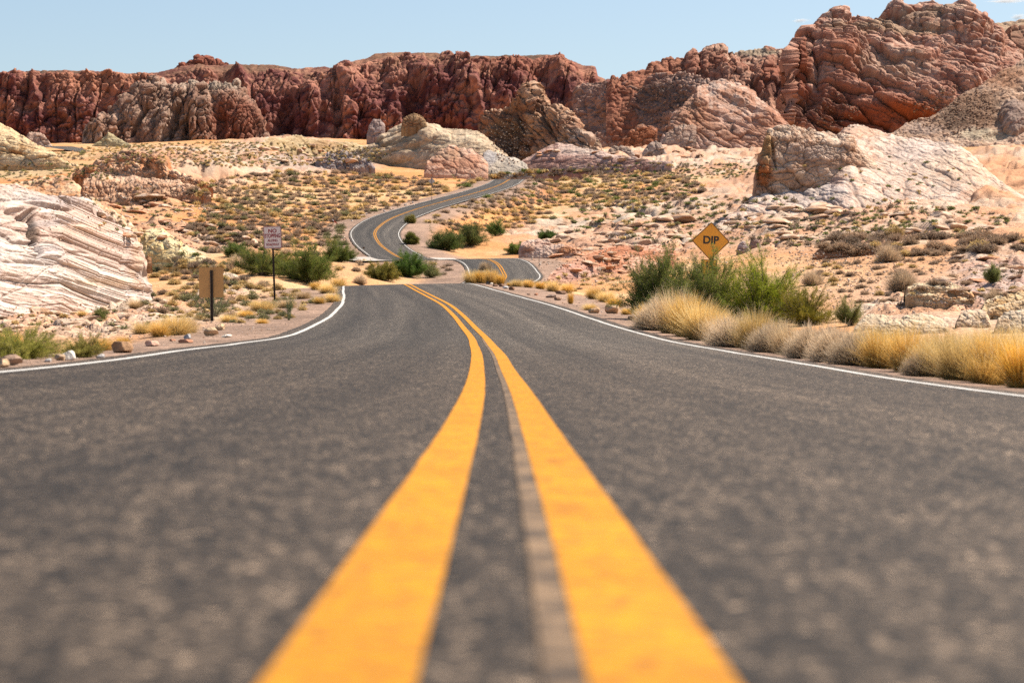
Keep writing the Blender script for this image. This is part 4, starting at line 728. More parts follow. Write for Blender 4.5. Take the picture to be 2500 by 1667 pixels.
def tris_blades(n, h, r, w, lean, curl, cb, ct, seg=3, seed=0, hv=.35, flat=0):
    """n curved tapering blades from a tuft of radius r; returns verts, faces (quads), colours"""
    g = np.random.default_rng(seed)
    a = g.uniform(0, 2*np.pi, n); rad = r*np.sqrt(g.uniform(0, 1, n))
    bx, by = rad*np.cos(a), rad*np.sin(a)
    az = a+g.normal(0, .7, n); tilt = np.clip(np.abs(g.normal(lean*.55, lean*.5, n))*(.35+.9*rad/r), 0, 1.35)
    H = h*(1-hv*g.uniform(0, 1, n)**1.4); cu = curl*g.uniform(.3, 1.3, n)
    ts = np.linspace(0, 1, seg+1)
    pts = []
    for t in ts:
        th = tilt+cu*t
        pts.append(np.stack([bx+np.cos(az)*H*t*np.sin(tilt+cu*t*.5), by+np.sin(az)*H*t*np.sin(tilt+cu*t*.5), H*t*np.cos(tilt+cu*t*.5)], -1))
    sd = g.uniform(0, np.pi, n); sv = np.stack([np.cos(sd), np.sin(sd), 0*sd], -1)
    V = np.zeros((n, (seg+1)*2, 3)); Cc = np.zeros((n, (seg+1)*2, 3))
    jit = g.normal(1, .13, (n, 1)); cb, ct = np.array(cb), np.array(ct)
    for i, t in enumerate(ts):
        ww = w*(1-.85*t**1.5)*.5
        V[:, 2*i] = pts[i]-sv*ww; V[:, 2*i+1] = pts[i]+sv*ww
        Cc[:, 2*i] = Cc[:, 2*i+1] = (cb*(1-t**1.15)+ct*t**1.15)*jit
    f = np.array([[2*i, 2*i+1, 2*i+3, 2*i+2] for i in range(seg)])
    Fc = (f[None]+np.arange(n)[:, None, None]*(seg+1)*2).reshape(-1, 4)
    return V.reshape(-1, 3), Fc, Cc.reshape(-1, 3)
def join(parts):
    V, Fc, Cc, n = [], [], [], 0
    for v, f, c in parts: V.append(v); Fc.append(f+n); Cc.append(c); n += len(v)
    return np.concatenate(V), np.concatenate(Fc), np.concatenate(Cc)
def leafquads(pts, size, col, seed, var=.25, asp=.5, updir=None):
    g = np.random.default_rng(seed); n = len(pts)
    u = g.normal(0, 1, (n, 3)); u /= np.linalg.norm(u, axis=1)[:, None]
    if updir is not None: u = u*.6+updir; u /= np.linalg.norm(u, axis=1)[:, None]
    v = np.cross(u, g.normal(0, 1, (n, 3))); v /= np.linalg.norm(v, axis=1)[:, None]+1e-9
    s = size*g.uniform(.6, 1.3, (n, 1)); u, v = u*s, v*s*asp
    V = np.stack([pts-v*.5, pts+u*.5-v*.15, pts+u+v*.1, pts+u*.45+v*.55], 1).reshape(-1, 3)
    Fc = np.arange(n*4).reshape(-1, 4)
    c = np.repeat(np.array(col)[None, :]*g.normal(1, var, (n, 1)), 4, 0) if np.ndim(col) == 1 else np.repeat(col*g.normal(1, var, (n, 1)), 4, 0)
    return V, Fc, np.clip(c, .004, 1)
def tube(path, r0, r1, col, k=4):
    p = np.array(path); n = len(p); T = np.gradient(p, axis=0); T /= np.linalg.norm(T, axis=1)[:, None]+1e-9
    a = np.cross(T, np.array([.3, .2, 1.0])); a /= np.linalg.norm(a, axis=1)[:, None]+1e-9; b = np.cross(T, a)
    rr = np.linspace(r0, r1, n)[:, None]; V = []
    for j in range(k):
        t = 2*np.pi*j/k; V.append(p+(a*np.cos(t)+b*np.sin(t))*rr)
    V = np.stack(V, 1).reshape(-1, 3)
    Fc = [[i*k+j, i*k+(j+1) % k, (i+1)*k+(j+1) % k, (i+1)*k+j] for i in range(n-1) for j in range(k)]
    return V, np.array(Fc), np.repeat(np.array([col]), len(V), 0)

def grass_clump(n, h, r, w, seed, gold=(.80,.56,.20), root=(.42,.26,.07), lean=.75, curl=.5, heads=True):
    P_ = [tris_blades(n, h, r, w, lean, curl, root, gold, 4, seed, hv=.6), tris_blades(n//6, h*1.12, r*.7, w, lean*.5, curl, root, gold, 4, seed+4, hv=.3)]
    P_.append(tris_blades(n//4, h*.55, r*1.2, w*1.3, 1.0, .6, (.30,.20,.06), (.60,.42,.17), 3, seed+1))
    if heads: P_.append(tris_blades(n//9, h*1.22, r*.8, w*.8, lean*.8, .35, gold, (.88,.72,.42), 4, seed+2, hv=.2))
    return join(P_)
def dry_shrub(n, h, rx, w, seed, c0=(.23,.17,.11), c1=(.50,.39,.27), leaves=0, lc=(.40,.36,.22)):
    """rounded bush of fine stems: stems fan out from the root and end on a dome"""
    g = np.random.default_rng(seed)
    a = g.uniform(0, 2*np.pi, n); e = np.arcsin(g.uniform(.02, 1, n)); rr = g.uniform(.72, 1.04, n)*(1+.12*np.sin(a*3+seed)+.1*np.sin(a*5-seed))
    tip = np.stack([rx*np.cos(a)*np.cos(e)*rr, rx*np.sin(a)*np.cos(e)*rr, h*(.1+.9*np.sin(e))*rr], -1)
    st = tip*g.uniform(.0, .62, (n, 1))*np.array([1, 1, .9])
    mid = (st+tip)/2+g.normal(0, .05*h, (n, 3))
    sd = g.normal(0, 1, (n, 3)); sd[:, 2] *= .3; sd /= np.linalg.norm(sd, axis=1)[:, None]
    V = np.stack([st-sd*w*.6, st+sd*w*.6, mid+sd*w*.45, mid-sd*w*.45, tip+sd*w*.22, tip-sd*w*.22], 1)
    f = np.array([[0, 1, 2, 3], [3, 2, 4, 5]]); Fc = (f[None]+np.arange(n)[:, None, None]*6).reshape(-1, 4)
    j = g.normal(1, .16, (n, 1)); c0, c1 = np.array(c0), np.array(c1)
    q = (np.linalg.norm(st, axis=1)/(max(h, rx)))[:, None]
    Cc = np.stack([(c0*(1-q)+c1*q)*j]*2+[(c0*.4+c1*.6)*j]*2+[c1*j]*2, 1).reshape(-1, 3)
    out = [(V.reshape(-1, 3), Fc, np.clip(Cc, .01, 1))]
    if leaves:
        m = g.integers(0, n, leaves); t = g.uniform(.55, 1, (leaves, 1)); pp = st[m]*(1-t)+tip[m]*t
        out.append(leafquads(pp, w*5, lc, seed+5, asp=.6))
    return join(out)
def leafy_bush(nst, h, rx, seed, leaf=.05, nleaf=60, c_leaf=(.10,.16,.035), c2=(.20,.24,.05), stem=(.12,.09,.05), feather=True, ry=None, low=.15, wr=1.0):
    """arching stems with side twigs, fine leaves along the outer half"""
    g = np.random.default_rng(seed); ry = ry or rx; L, T = [], []; lp, lc, ld = [], [], []
    nst = int(nst*1.7)
    for i in range(nst):
        a = g.uniform(0, 2*np.pi); e = g.uniform(low, 1)
        R = math.sqrt(max(0, 1-e*e))
        amp = g.uniform(.62, 1.06)*(1+.13*math.sin(3*a+seed)+.10*math.sin(7*a))
        tip = np.array([rx*R*math.cos(a), ry*R*math.sin(a), h*e])*amp
        b = np.array([math.cos(a)*rx*.10*g.uniform(), math.sin(a)*ry*.10*g.uniform(), 0])
        mid = b*.4+tip*.45+np.array([0, 0, h*.10])+g.normal(0, .05*h, 3)
        t = np.linspace(0, 1, 7)[:, None]; path = (1-t)**2*b+2*t*(1-t)*mid+t*t*tip
        path[1:] += g.normal(0, .012*h, (6, 3))
        L.append(tube(path, .008*h*wr*g.uniform(.6, 1.4), .0025*h*wr, stem, 3))
        tw = [path]
        for k in range(8):
            t0 = g.uniform(.22, .98); p0 = np.array([np.interp(t0, t[:, 0], path[:, j]) for j in range(3)])
            dr = tip-b; dr /= np.linalg.norm(dr); dr = dr+g.normal(0, .52, 3)+np.array([0, 0, .12]); dr /= np.linalg.norm(dr)
            ln = h*g.uniform(.10, .24); q = p0+dr*ln*np.linspace(0, 1, 4)[:, None]+np.array([0, 0, .02*h])*np.linspace(0, 1, 4)[:, None]**2
            L.append(tube(q, .003*h*wr, .0012*h*wr, stem, 3)); tw.append(q)
        cj = g.uniform(0, 1); cc = np.array(c_leaf)*(1-cj)+np.array(c2)*cj
        for q in tw:
            m = nleaf if q is not path else int(nleaf*.8)
            tt = g.uniform(.45 if q is path else .05, 1, m)
            pp = np.stack([np.interp(tt*(len(q)-1), np.arange(len(q)), q[:, j]) for j in range(3)], -1)
            dirq = q[-1]-q[0]; dirq = dirq/(np.linalg.norm(dirq)+1e-9)
            lp.append(pp+g.normal(0, leaf*.75, (m, 3))); lc.append(np.repeat(cc[None], m, 0)); ld.append(np.repeat(dirq[None], m, 0))
    lf = leafquads(np.concatenate(lp), leaf*1.15, np.concatenate(lc), seed+9, var=.22, asp=.32 if feather else .55, updir=np.concatenate(ld)*.5)
    return join(L), lf

def plant_leafy(name, at, args, label, cat='shrub', group=None, rz=0, tilt=None):
    st, lf = leafy_bush(**args)
    e = empty(name, at, rz); tag(e, label, cat, group)
    npmesh('stems', st[0], st[1], M_wood, st[2], smooth=False, parent=e)
    npmesh('foliage', lf[0], lf[1], M_leaf, lf[2], smooth=False, parent=e)
    return e
def sz(px_w, d): return px_w*d/F
def big(label, px, py, wpx, hpx, seed, name='green_shrub', nst=60, nleaf=55, dmin=0, **kw):
    b = base_at(px, py) if not dmin else Vector(((px-CX)*dmin/F, dmin, gdown((px-CX)*dmin/F, dmin)))
    d = b.y; h = sz(hpx, d); rx = sz(wpx, d)/2
    a = dict(nst=nst, h=h, rx=rx, ry=min(rx, 1.6*h), seed=seed, leaf=max(.035*h/1.6, sz(2.6, d)), nleaf=nleaf); a.update(kw)
    return plant_leafy(name, b-Vector((0, 0, .02*h)), a, label)
G1, G2 = (.085,.145,.030), (.16,.22,.045)
big('wide dark green feathery bush in front of the dip sign, left half', 1612, 782, 250, 176, 301, nst=80, c_leaf=(.12,.155,.03), c2=(.25,.27,.06), nleaf=75)
big('green feathery bush around the post of the dip sign', 1735, 786, 240, 172, 302, nst=70, c_leaf=(.13,.165,.03), c2=(.27,.29,.06), nleaf=75)
big('bright yellow green bush right of the dip sign', 1860, 790, 240, 168, 303, nst=70, c_leaf=(.19,.24,.02), c2=(.36,.38,.03), nleaf=78)
big('low olive creosote bush behind the roadside grass, right of the bright bush', 1965, 795, 200, 108, 304, nst=60, c_leaf=(.19,.18,.02), c2=(.34,.28,.03), nleaf=64)
big('small yellow green bush above the golden grass', 2075, 795, 80, 72, 305, nst=40, c_leaf=(.20,.22,.06), c2=(.30,.28,.08), nleaf=36)
big('dense dark green tree shaped bush right of the no stopping sign', 750, 690, 185, 98, 306, nst=80, c_leaf=(.085,.125,.02), c2=(.17,.19,.035), nleaf=60)
big('green bush behind the no stopping sign post', 640, 672, 160, 78, 307, nst=60, c_leaf=(.09,.14,.03), c2=(.19,.19,.04))
big('yellowish bush below the no stopping sign', 690, 672, 90, 50, 308, nst=44, c_leaf=(.17,.16,.03), c2=(.26,.20,.04))
big('green bush at the road edge where the bend turns', 828, 640, 95, 54, 309, nst=50, c_leaf=(.09,.14,.03), c2=(.18,.18,.04))
big('green bush in the wash left of the concrete ford', 575, 628, 70, 40, 310, nst=36, c_leaf=(.09,.14,.035), c2=(.17,.2,.05))
big('round green bush standing in the middle of the wash', 1000, 676, 90, 62, 311, nst=60, c_leaf=(.07,.14,.025), c2=(.13,.2,.035))
big('olive yellow bush left of the round green wash bush', 935, 684, 90, 46, 312, nst=50, c_leaf=(.16,.15,.03), c2=(.24,.2,.04))
big('sparse twiggy bush right of the round green wash bush', 1052, 678, 60, 46, 313, nst=36, nleaf=16, c_leaf=(.16,.18,.06), c2=(.25,.24,.1))
big('tall green mesquite bush on the inside of the bend, left', 1090, 612, 100, 62, 314, nst=60, c_leaf=(.07,.115,.025), c2=(.13,.15,.04), nleaf=40)
big('dark green mesquite bush on the inside of the bend, right', 1150, 600, 90, 66, 315, nst=56, c_leaf=(.075,.11,.03), c2=(.14,.15,.045), nleaf=34)
big('small upright green bush at the right end of the mesquites', 1210, 576, 50, 40, 316, nst=26, nleaf=30, c_leaf=(.08,.14,.03), c2=(.14,.18,.04))
big('small round yellow green bush touching the white edge line of the bend', 1004, 596, 34, 28, 317, nst=40, c_leaf=(.15,.17,.03), c2=(.24,.22,.05))
big('wispy little yellow bush overlapping the inner edge line', 1002, 545, 26, 22, 318, nst=22, nleaf=22, c_leaf=(.24,.22,.05), c2=(.32,.27,.08))
big('low green bush beside the pink ledge right of the brow', 1262, 618, 60, 26, 319, nst=30, c_leaf=(.13,.19,.04), c2=(.22,.25,.06))
big('flat green bush above the pink ledge', 1338, 585, 62, 22, 320, nst=30, c_leaf=(.08,.13,.03), c2=(.13,.17,.04))
big('lime green bush cluster in the bottom left corner of the verge', 50, 876, 260, 86, 321, nst=90, c_leaf=(.28,.28,.05), c2=(.46,.42,.10), nleaf=60, low=.05)
big('smaller lime green bush right of the corner bush by the road', 205, 872, 120, 62, 322, nst=50, c_leaf=(.26,.24,.05), c2=(.44,.36,.10), nleaf=40, low=.05)
big('tall thin airy bush behind the blank sign', 525, 788, 150, 140, 323, dmin=66, nst=20, nleaf=15, c_leaf=(.14,.18,.06), c2=(.22,.24,.1), wr=.8)
big('young green twig bush on the gravel right of the no stopping sign', 705, 782, 40, 74, 324, nst=9, nleaf=14, c_leaf=(.13,.18,.06), c2=(.2,.24,.1), wr=.8)
big('small green bush at the foot of the white dome', 268, 722, 38, 30, 325, nst=22, nleaf=24, c_leaf=(.15,.17,.04), c2=(.24,.22,.07))
big('yellow green bush on the flat rocks in front of the white dome', 243, 778, 40, 26, 326, nst=26, nleaf=26, c_leaf=(.20,.22,.06), c2=(.3,.28,.1))
big('green creosote on the right slope near the tan ledge', 2424, 690, 42, 44, 327, nst=34, nleaf=34, c_leaf=(.14,.17,.05), c2=(.22,.24,.08))

# ---- golden grass verge, right foreground
gm = []
for k, (n, h, r, gold, root, ln) in enumerate([(1700,.55,.13,(.94,.60,.16),(.28,.12,.02),.75),(2000,.62,.18,(.94,.66,.25),(.26,.14,.04),.95),(1500,.5,.11,(.94,.55,.09),(.34,.15,.02),.65),(1800,.58,.16,(.80,.57,.32),(.22,.13,.06),1.0)]):  # root colours darkened to paint the shady gaps between tufts
    v, f, c = grass_clump(int(n*.8), h, r, .0068, 400+k*7, gold, root, ln); me_o = npmesh('grass_clump', v, f, M_grass, c, smooth=False); gm.append(me_o)
sb = []
for k in range(3):
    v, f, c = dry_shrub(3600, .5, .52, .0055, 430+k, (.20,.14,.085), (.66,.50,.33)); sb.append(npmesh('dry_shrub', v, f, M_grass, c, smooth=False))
used = set()
def place(src, at, sc, rz, label, cat, group, name=None):
    if src.name in used: o = src.copy(); S.collection.objects.link(o)
    else: o = src; used.add(src.name)
    o.location = at; o.rotation_euler = (0, 0, rz); o.scale = sc if isinstance(sc, tuple) else (sc, sc, sc)
    tag(o, label, cat, group); return o
# (px of the root, distance, height in px, kind)
def verge_x(d): return road_pt(np.array([d]), np.array([3.85]))[0]
FG = [(2495,14.5,150,'g2'),(2420,15.2,140,'g0'),(2350,16.2,128,'g1'),(2290,17.2,120,'g1'),(2215,18.3,118,'g0'),(2150,19.3,120,'g0'),(2100,20.5,88,'s0'),(2050,21.8,92,'s1'),(1985,23.5,88,'s2'),(1925,25.5,84,'g3'),(1890,27,80,'s0'),
      (1845,29,96,'g1'),(1800,31.5,84,'s1'),(1755,34,84,'g3'),(1715,37,110,'g1'),(1680,40,116,'g0'),(1645,43,100,'g3'),(1610,46,80,'s2'),(1580,49,66,'g0'),(2520,17,150,'g1'),(2440,19.5,120,'g2'),(2300,22,110,'g0'),(2380,25,90,'g1'),(2200,26,90,'g3'),(2120,28,80,'g1'),(2020,33,70,'s1'),(1900,38,64,'g3'),(1760,45,60,'g1'),
      (2470,13.4,110,'s0'),(2400,14.6,90,'g0'),(2260,17.6,70,'s1')]
row_words = ['nearest to the camera at the right edge','second from the right edge','third from the right edge','fourth from the right edge','fifth from the right edge','sixth from the right edge','seventh from the right edge','eighth from the right edge','ninth from the right edge','tenth from the right edge']
for i, (px, d, hp, kd) in enumerate(FG):
    off = 3.78+hp*.0022+(1.1 if i in (19,20,21,22,23,24,25,26,27,28) else 0)
    for _ in range(30): d = .5*d+.5*(float(np.interp(d, RY, RX))+off)*F/(px-CX)
    x = (px-CX)*d/F; z = gdown(x, d)-.02; hh = sz(hp, d)
    if kd[0] == 'g':
        src = gm[int(kd[1])]; s_ = hh/.6; place(src, (x, d, z), (s_*.84, s_*.84, s_*rng.uniform(.85, 1.2)), rng.uniform(0, 6), 'golden dry bunchgrass tuft in the tall row along the right edge line', 'grass', 'golden bunchgrass along the right edge line')
    else:
        src = sb[int(kd[1])]; s_ = hh/.5; place(src, (x, d, z), (s_*1.05, s_*1.05, s_), rng.uniform(0, 6), 'rounded brown brittle shrub in the grass row along the right edge line', 'shrub', 'brown shrubs among the roadside grass')

# ---- tufts and shrubs placed by hand
def put(kind, px, py, wpx, hpx, label, group=None):
    b = base_at(px, py); d = b.y; src = gm[kind[1]] if kind[0] == 'g' else sb[kind[1]]
    bh, bw = (.6, .42) if kind[0] == 'g' else (.5, .52)
    return place(src, (b.x, b.y, b.z-.03), (sz(wpx, d)/2/bw, sz(wpx, d)/2/bw, sz(hpx, d)/bh), rng.uniform(0, 6), label, 'grass' if kind[0] == 'g' else 'shrub', group)
CR = 'golden tufts on the crest right of the road'
for px, py, w, h, k in [(1150,692,44,34,1),(1175,692,54,42,2),(1200,694,50,44,0),(1222,696,40,36,2),(1262,700,36,20,1),(1290,702,40,24,0),(1320,706,46,26,2),(1350,712,40,30,1),(1385,716,46,30,0),(1245,699,26,14,2)]:
    put(('g', k), px, py, w, h, 'yellow grass tuft on the gravel crest right of the road', CR)
for px, py, w, h, k in [(1393,742,24,38,2),(1450,730,56,34,0),(1480,738,50,30,1),(1500,752,60,34,2),(1440,758,40,20,1),(1530,768,40,22,0)]:
    put(('g', k), px, py, w, h, 'straw grass tuft between the gravel shoulder and the dip sign bush', 'straw tufts left of the dip sign bush')
for px, py, w, h, k in [(826,704,52,30,0),(800,716,50,26,1),(770,708,44,26,2),(812,738,44,26,1),(780,742,40,24,0),(740,730,46,24,3),(640,760,70,30,1),(700,752,60,26,3),(600,774,60,22,0),(560,786,50,22,1)]:
    put(('g', k), px, py, w, h, 'pale straw tuft on the left shoulder below the no stopping sign', 'straw tufts on the left shoulder')
for px, py, w, h, k in [(20,858,120,60,0),(120,862,90,50,3),(250,856,80,44,0),(300,845,60,36,2),(180,866,60,40,1)]:
    put(('g', k), px, py, w, h, 'straw tuft behind the lime green bushes in the bottom left verge', 'straw tufts behind the lime green bushes')
for px, py, w, h, k in [(430,818,90,54,1),(390,822,70,48,0),(460,812,60,46,3),(350,815,60,34,1),(640,790,40,18,0),(130,760,40,16,0),(200,770,30,14,1),(330,752,44,24,3)]:
    put(('g', k), px, py, w, h, 'dry grass tuft on the verge left of the blank sign', 'dry tufts left of the blank sign')
for i, (px, py, w, h, k, lab) in enumerate([(1983,697,66,40,0,'lone round tan shrub on bare sand right of the yellow green bush'),(2170,640,74,46,1,'grey green shrub above the tan stepped ledge, upper of two'),(2205,712,96,58,2,'grey green shrub beside the tan stepped ledge, lower of two'),
      (2430,736,66,34,1,'grey shrub at the right edge above the overhanging slab'),(1185,662,40,26,0,'round brown shrub on the sand left of the brow'),(1165,680,26,14,1,'small brown shrub just over the crest'),(880,694,44,24,2,'brown shrub at the crest left of the wash bushes'),(640,700,36,18,0,'small tan shrub left of the no stopping post'),(668,664,34,20,2,'round orange tan bush near the sign post'),
      (2080,618,30,18,0,'small yellowish shrub on the red mound'),(580,655,60,34,1,'blue grey sagebrush right of the yellow rock ramp'),(700,622,40,18,2,'brown shrub above the no stopping sign')]):
    put(('s', k), px, py, w, h, lab)

# ---- the many shrubs dotted over the slopes
def lowshrub(nst, h, rx, w, seed, c0, c1, leaves, lc): return dry_shrub(nst, h, rx, w, seed, c0, c1, leaves, lc)
VAR = [((.12,.07,.045), (.46,.32,.215), (.35,.25,.16)), ((.10,.065,.045), (.36,.26,.19), (.27,.205,.14)), ((.10,.085,.045), (.33,.29,.16), (.23,.22,.09)), ((.20,.12,.04), (.64,.45,.20), (.54,.39,.17)), ((.08,.08,.03), (.22,.24,.09), (.16,.19,.05))]
MIDV = []
for k, (a, b_, c_) in enumerate(VAR):
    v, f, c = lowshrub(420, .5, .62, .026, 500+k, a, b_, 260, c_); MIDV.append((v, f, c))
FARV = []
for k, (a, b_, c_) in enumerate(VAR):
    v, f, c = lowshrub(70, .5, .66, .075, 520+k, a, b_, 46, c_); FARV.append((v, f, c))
#      cx, cy, rx, ry, count, size px at that place, kinds
ZN = [('sand slope left of the upper bend', 780, 480, 330, 62, 2900, (11, 30), (0,0,3,1,1,3,2)),
      ('orange slope left of the lower bend', 700, 560, 250, 46, 1300, (15, 36), (0,1,1,2,3)),
      ('plateau above the left hillside', 560, 378, 420, 30, 1900, (6, 13), (2,3,3,3,1)),
      ('flat behind the big white dome', 110, 425, 190, 26, 560, (6, 13), (2,4,3,1)),
      ('left hillside among the broken ledges', 400, 520, 190, 70, 200, (8, 20), (1,2,3)),
      ('slope right of the upper bend', 1420, 460, 300, 46, 2200, (11, 28), (0,1,1,4,3,3)),
      ('bench below the blocky outcrop', 1640, 418, 280, 20, 700, (7, 13), (3,4,1)),
      ('slope inside the bend', 1180, 520, 170, 46, 700, (13, 30), (0,1,3,3)),
      ('pale bedrock right of the dip sign', 1900, 540, 560, 60, 900, (8, 24), (3,4,2,1)),
      ('tan shrub belt on the right', 2260, 600, 270, 26, 330, (34, 66), (0,0,0,1,3)),
      ('rocky ground right of the yellow green bush', 2230, 680, 280, 70, 190, (14, 40), (0,1,3,0)),
      ('white slickrock slope on the right', 2120, 440, 260, 70, 60, (8, 16), (4,3)),
      ('foot of the layered rocks right of the brow', 1440, 690, 160, 24, 60, (12, 26), (0,3,3)),
      ('wash behind the crest', 960, 660, 160, 22, 60, (14, 32), (0,1,3)),
      ('verge left of the road', 560, 740, 220, 50, 300, (16, 44), (0,3,3,3,2)),
      ('flat rocks in front of the white dome', 200, 790, 260, 34, 60, (12, 28), (3,2,0)),
      ('valley below the no stopping sign', 600, 640, 200, 34, 120, (18, 44), (1,2,4)),
      ('foot of the domes in the middle', 1300, 436, 380, 10, 120, (6, 12), (3,4)),
      ('sand behind the blank sign', 500, 668, 150, 30, 170, (18, 44), (0,1,3,2,3)),
      ('verge along the bend', 930, 505, 60, 60, 50, (10, 18), (3,0))]
cand = []
for zi, (lab, cx, cy, rx, ry, n, (s0, s1), kk) in enumerate(ZN):
    for _ in range(n):
        a = rng.uniform(0, 2*math.pi); q = math.sqrt(rng.uniform(0, 1))
        px, py = cx+rx*q*math.cos(a), cy+ry*q*math.sin(a)
        if px < -60 or px > 2560: continue
        p, nn = cast(px, py)
        if p is None or nn.z < .45: continue
        if float(vnoise(np.array([p.x/11.]), np.array([p.y/22.]), s=77)[0])+.5*float(vnoise(np.array([p.x/4.]), np.array([p.y/8.]), s=78)[0]) < rng.uniform(-1.1, .35): continue
        x, zr, g_, b_ = road_at(np.array([min(p.y, 639)])); s_r = abs(p.x-x[0])/math.sqrt(1+g_[0]**2)
        size = rng.uniform(s0, s1)*rng.uniform(.75, 1.1)
        w_ = sz(size, p.y)
        if s_r < 3.9+w_*.5 and p.y < 640: continue
        pxx, w3 = p.x, w_
        cand.append((size, p, w_, int(rng.choice(kk)), zi, px, py))
cand.sort(key=lambda t: -t[0])
# thin out overlaps
kept, cell = [], {}
for c in cand:
    key = (int(c[5]//16), int(c[6]//7)); bad = False
    for i in (-1, 0, 1):
        for j in (-1, 0, 1):
            for o in cell.get((key[0]+i, key[1]+j), []):
                if abs(o[5]-c[5]) < .42*(o[0]+c[0])*.5+1 and abs(o[6]-c[6]) < .2*(o[0]+c[0])*.5+.6: bad = True
    if not bad: cell.setdefault(key, []).append(c); kept.append(c)
protos = [npmesh('desert_shrub', v, f, M_dry, c, smooth=False) for v, f, c in MIDV]
pu = set(); stuffV, stuffF, stuffC, nn_ = [], [], [], 0
ni = 0
for i, (size, p, w_, k, zi, px, py) in enumerate(kept):
    sc = w_/1.24; hs = rng.uniform(.7, 1.15); rz = rng.uniform(0, 6.28)
    if ni < 290:
        src = protos[k]
        if k in pu: o = src.copy(); S.collection.objects.link(o)
        else: o = src; pu.add(k)
        o.location = (p.x, p.y, p.z-.03*sc); o.scale = (sc, sc, sc*hs); o.rotation_euler = (0, 0, rz)
        kindw = ['tan', 'brown', 'olive', 'straw coloured', 'green'][k]
        tag(o, 'low %s desert shrub on the %s' % (kindw, ZN[zi][0]), 'shrub', '%s shrubs on the %s' % (kindw, ZN[zi][0])); ni += 1
    else:
        v, f, c = FARV[k] if size < 16 else MIDV[k] if size > 24 else FARV[k]
        cr, sr = math.cos(rz), math.sin(rz)
        vv = np.stack([(v[:, 0]*cr-v[:, 1]*sr)*sc+p.x, (v[:, 0]*sr+v[:, 1]*cr)*sc+p.y, v[:, 2]*sc*hs+p.z-.03*sc], -1)
        stuffV.append(vv); stuffF.append(f+nn_); stuffC.append(np.clip(c*rng.uniform(.75, 1.25), .01, .9)); nn_ += len(v)
for k, o in enumerate(protos):
    if k not in pu: bpy.data.objects.remove(o)
o = npmesh('scrub', np.concatenate(stuffV), np.concatenate(stuffF), M_dry, np.concatenate(stuffC), smooth=False); tag(o, kind='stuff')
print('shrubs', len(kept), ni)
for lst in (gm, sb):
    for o in lst:
        if o.name not in used: bpy.data.objects.remove(o)

# ------------------------------------------------------------------ loose stones
def stone_mesh(seed, sub=3, flat=1.0, cut=5):
    g = np.random.default_rng(seed); bm = bmesh.new(); bmesh.ops.create_icosphere(bm, subdivisions=sub, radius=1)
    V = np.array([v.co[:] for v in bm.verts])
    for _ in range(cut+6):
        n = g.normal(0, 1, 3); n /= np.linalg.norm(n); d = g.uniform(.52, .88); k = V@n; V = V-np.maximum(k-d, 0)[:, None]*n
    V = V*(1+.10*fbm(V[:, 0]*1.6+seed, V[:, 1]*1.6, V[:, 2]*1.6, o=4, s=seed)[:, None])
    Fc = np.array([[v.index for v in f.verts] for f in bm.faces]); bm.free(); return V, Fc
M_stone = rockmat('stone', 6.0, bump=.6, var=.3, stripe=.1, sstretch=2)
STN = [stone_mesh(600+i, 4 if i < 8 else 3) for i in range(12)]
def stone(px, py, wpx, hpx, col, label, group=None, i=None, aspect=1.0, name='stone', b=None):
    i = int(rng.integers(0, 8)) if i is None else i
    V, Fc = STN[i]; b = b or base_at(px, py); d = b.y; w, h = sz(wpx, d)/2, sz(hpx, d)/2
    ext = V.max(0)-V.min(0); Vs = V*np.array([2*w/ext[0], 2*w*aspect/ext[1], 2*h/ext[2]])
    n1 = fbm(V[:, 0]*2, V[:, 1]*2, V[:, 2]*2+i, o=4, s=i)[:, None]
    cc = np.array(col)[None]*(1+.45*n1); o = npmesh(name, Vs, Fc, M_stone, np.clip(cc, .01, .9), smooth=False)
    o.location = (b.x, b.y, b.z+h*.72); o.rotation_euler = (0, 0, rng.uniform(-.5, .5)); tag(o, label, 'rock' if wpx > 24 else 'stone', group); return o
TAN, BRN, WHT, GRY, RST = (.52,.36,.22), (.24,.14,.09), (.66,.58,.48), (.36,.33,.31), (.42,.20,.12)
for a in [(518,820,38,24,TAN,'big tan angular rock at the foot of the blank sign post'),(538,806,28,20,TAN,'tan rock just behind the blank sign post'),(554,824,26,9,WHT,'flat white stone right of the blank sign post'),(459,828,18,14,GRY,'grey pointed stone left of the blank sign'),
          (450,837,38,10,RST,'flat red brown stone left of the blank sign'),(420,833,16,6,RST,'small red stone beside the flat red brown one'),(368,845,36,15,(.60,.36,.26),'pinkish rounded rock on the left gravel'),(294,861,54,31,(.34,.20,.11),'dark brown boulder on the left verge by the edge line'),
          (247,875,24,14,GRY,'round grey stone left of the dark brown boulder'),(170,880,34,26,WHT,'whitish rock in front of the lime green bushes'),(144,880,26,20,(.40,.28,.18),'brown rock next to the whitish one'),(118,884,20,12,GRY,'small grey stone in front of the lime green bush'),(30,892,54,30,(.30,.20,.14),'brown rock in the bottom left verge'),(8,896,30,22,TAN,'tan rock at the left edge of the frame')]:
    stone(*a)
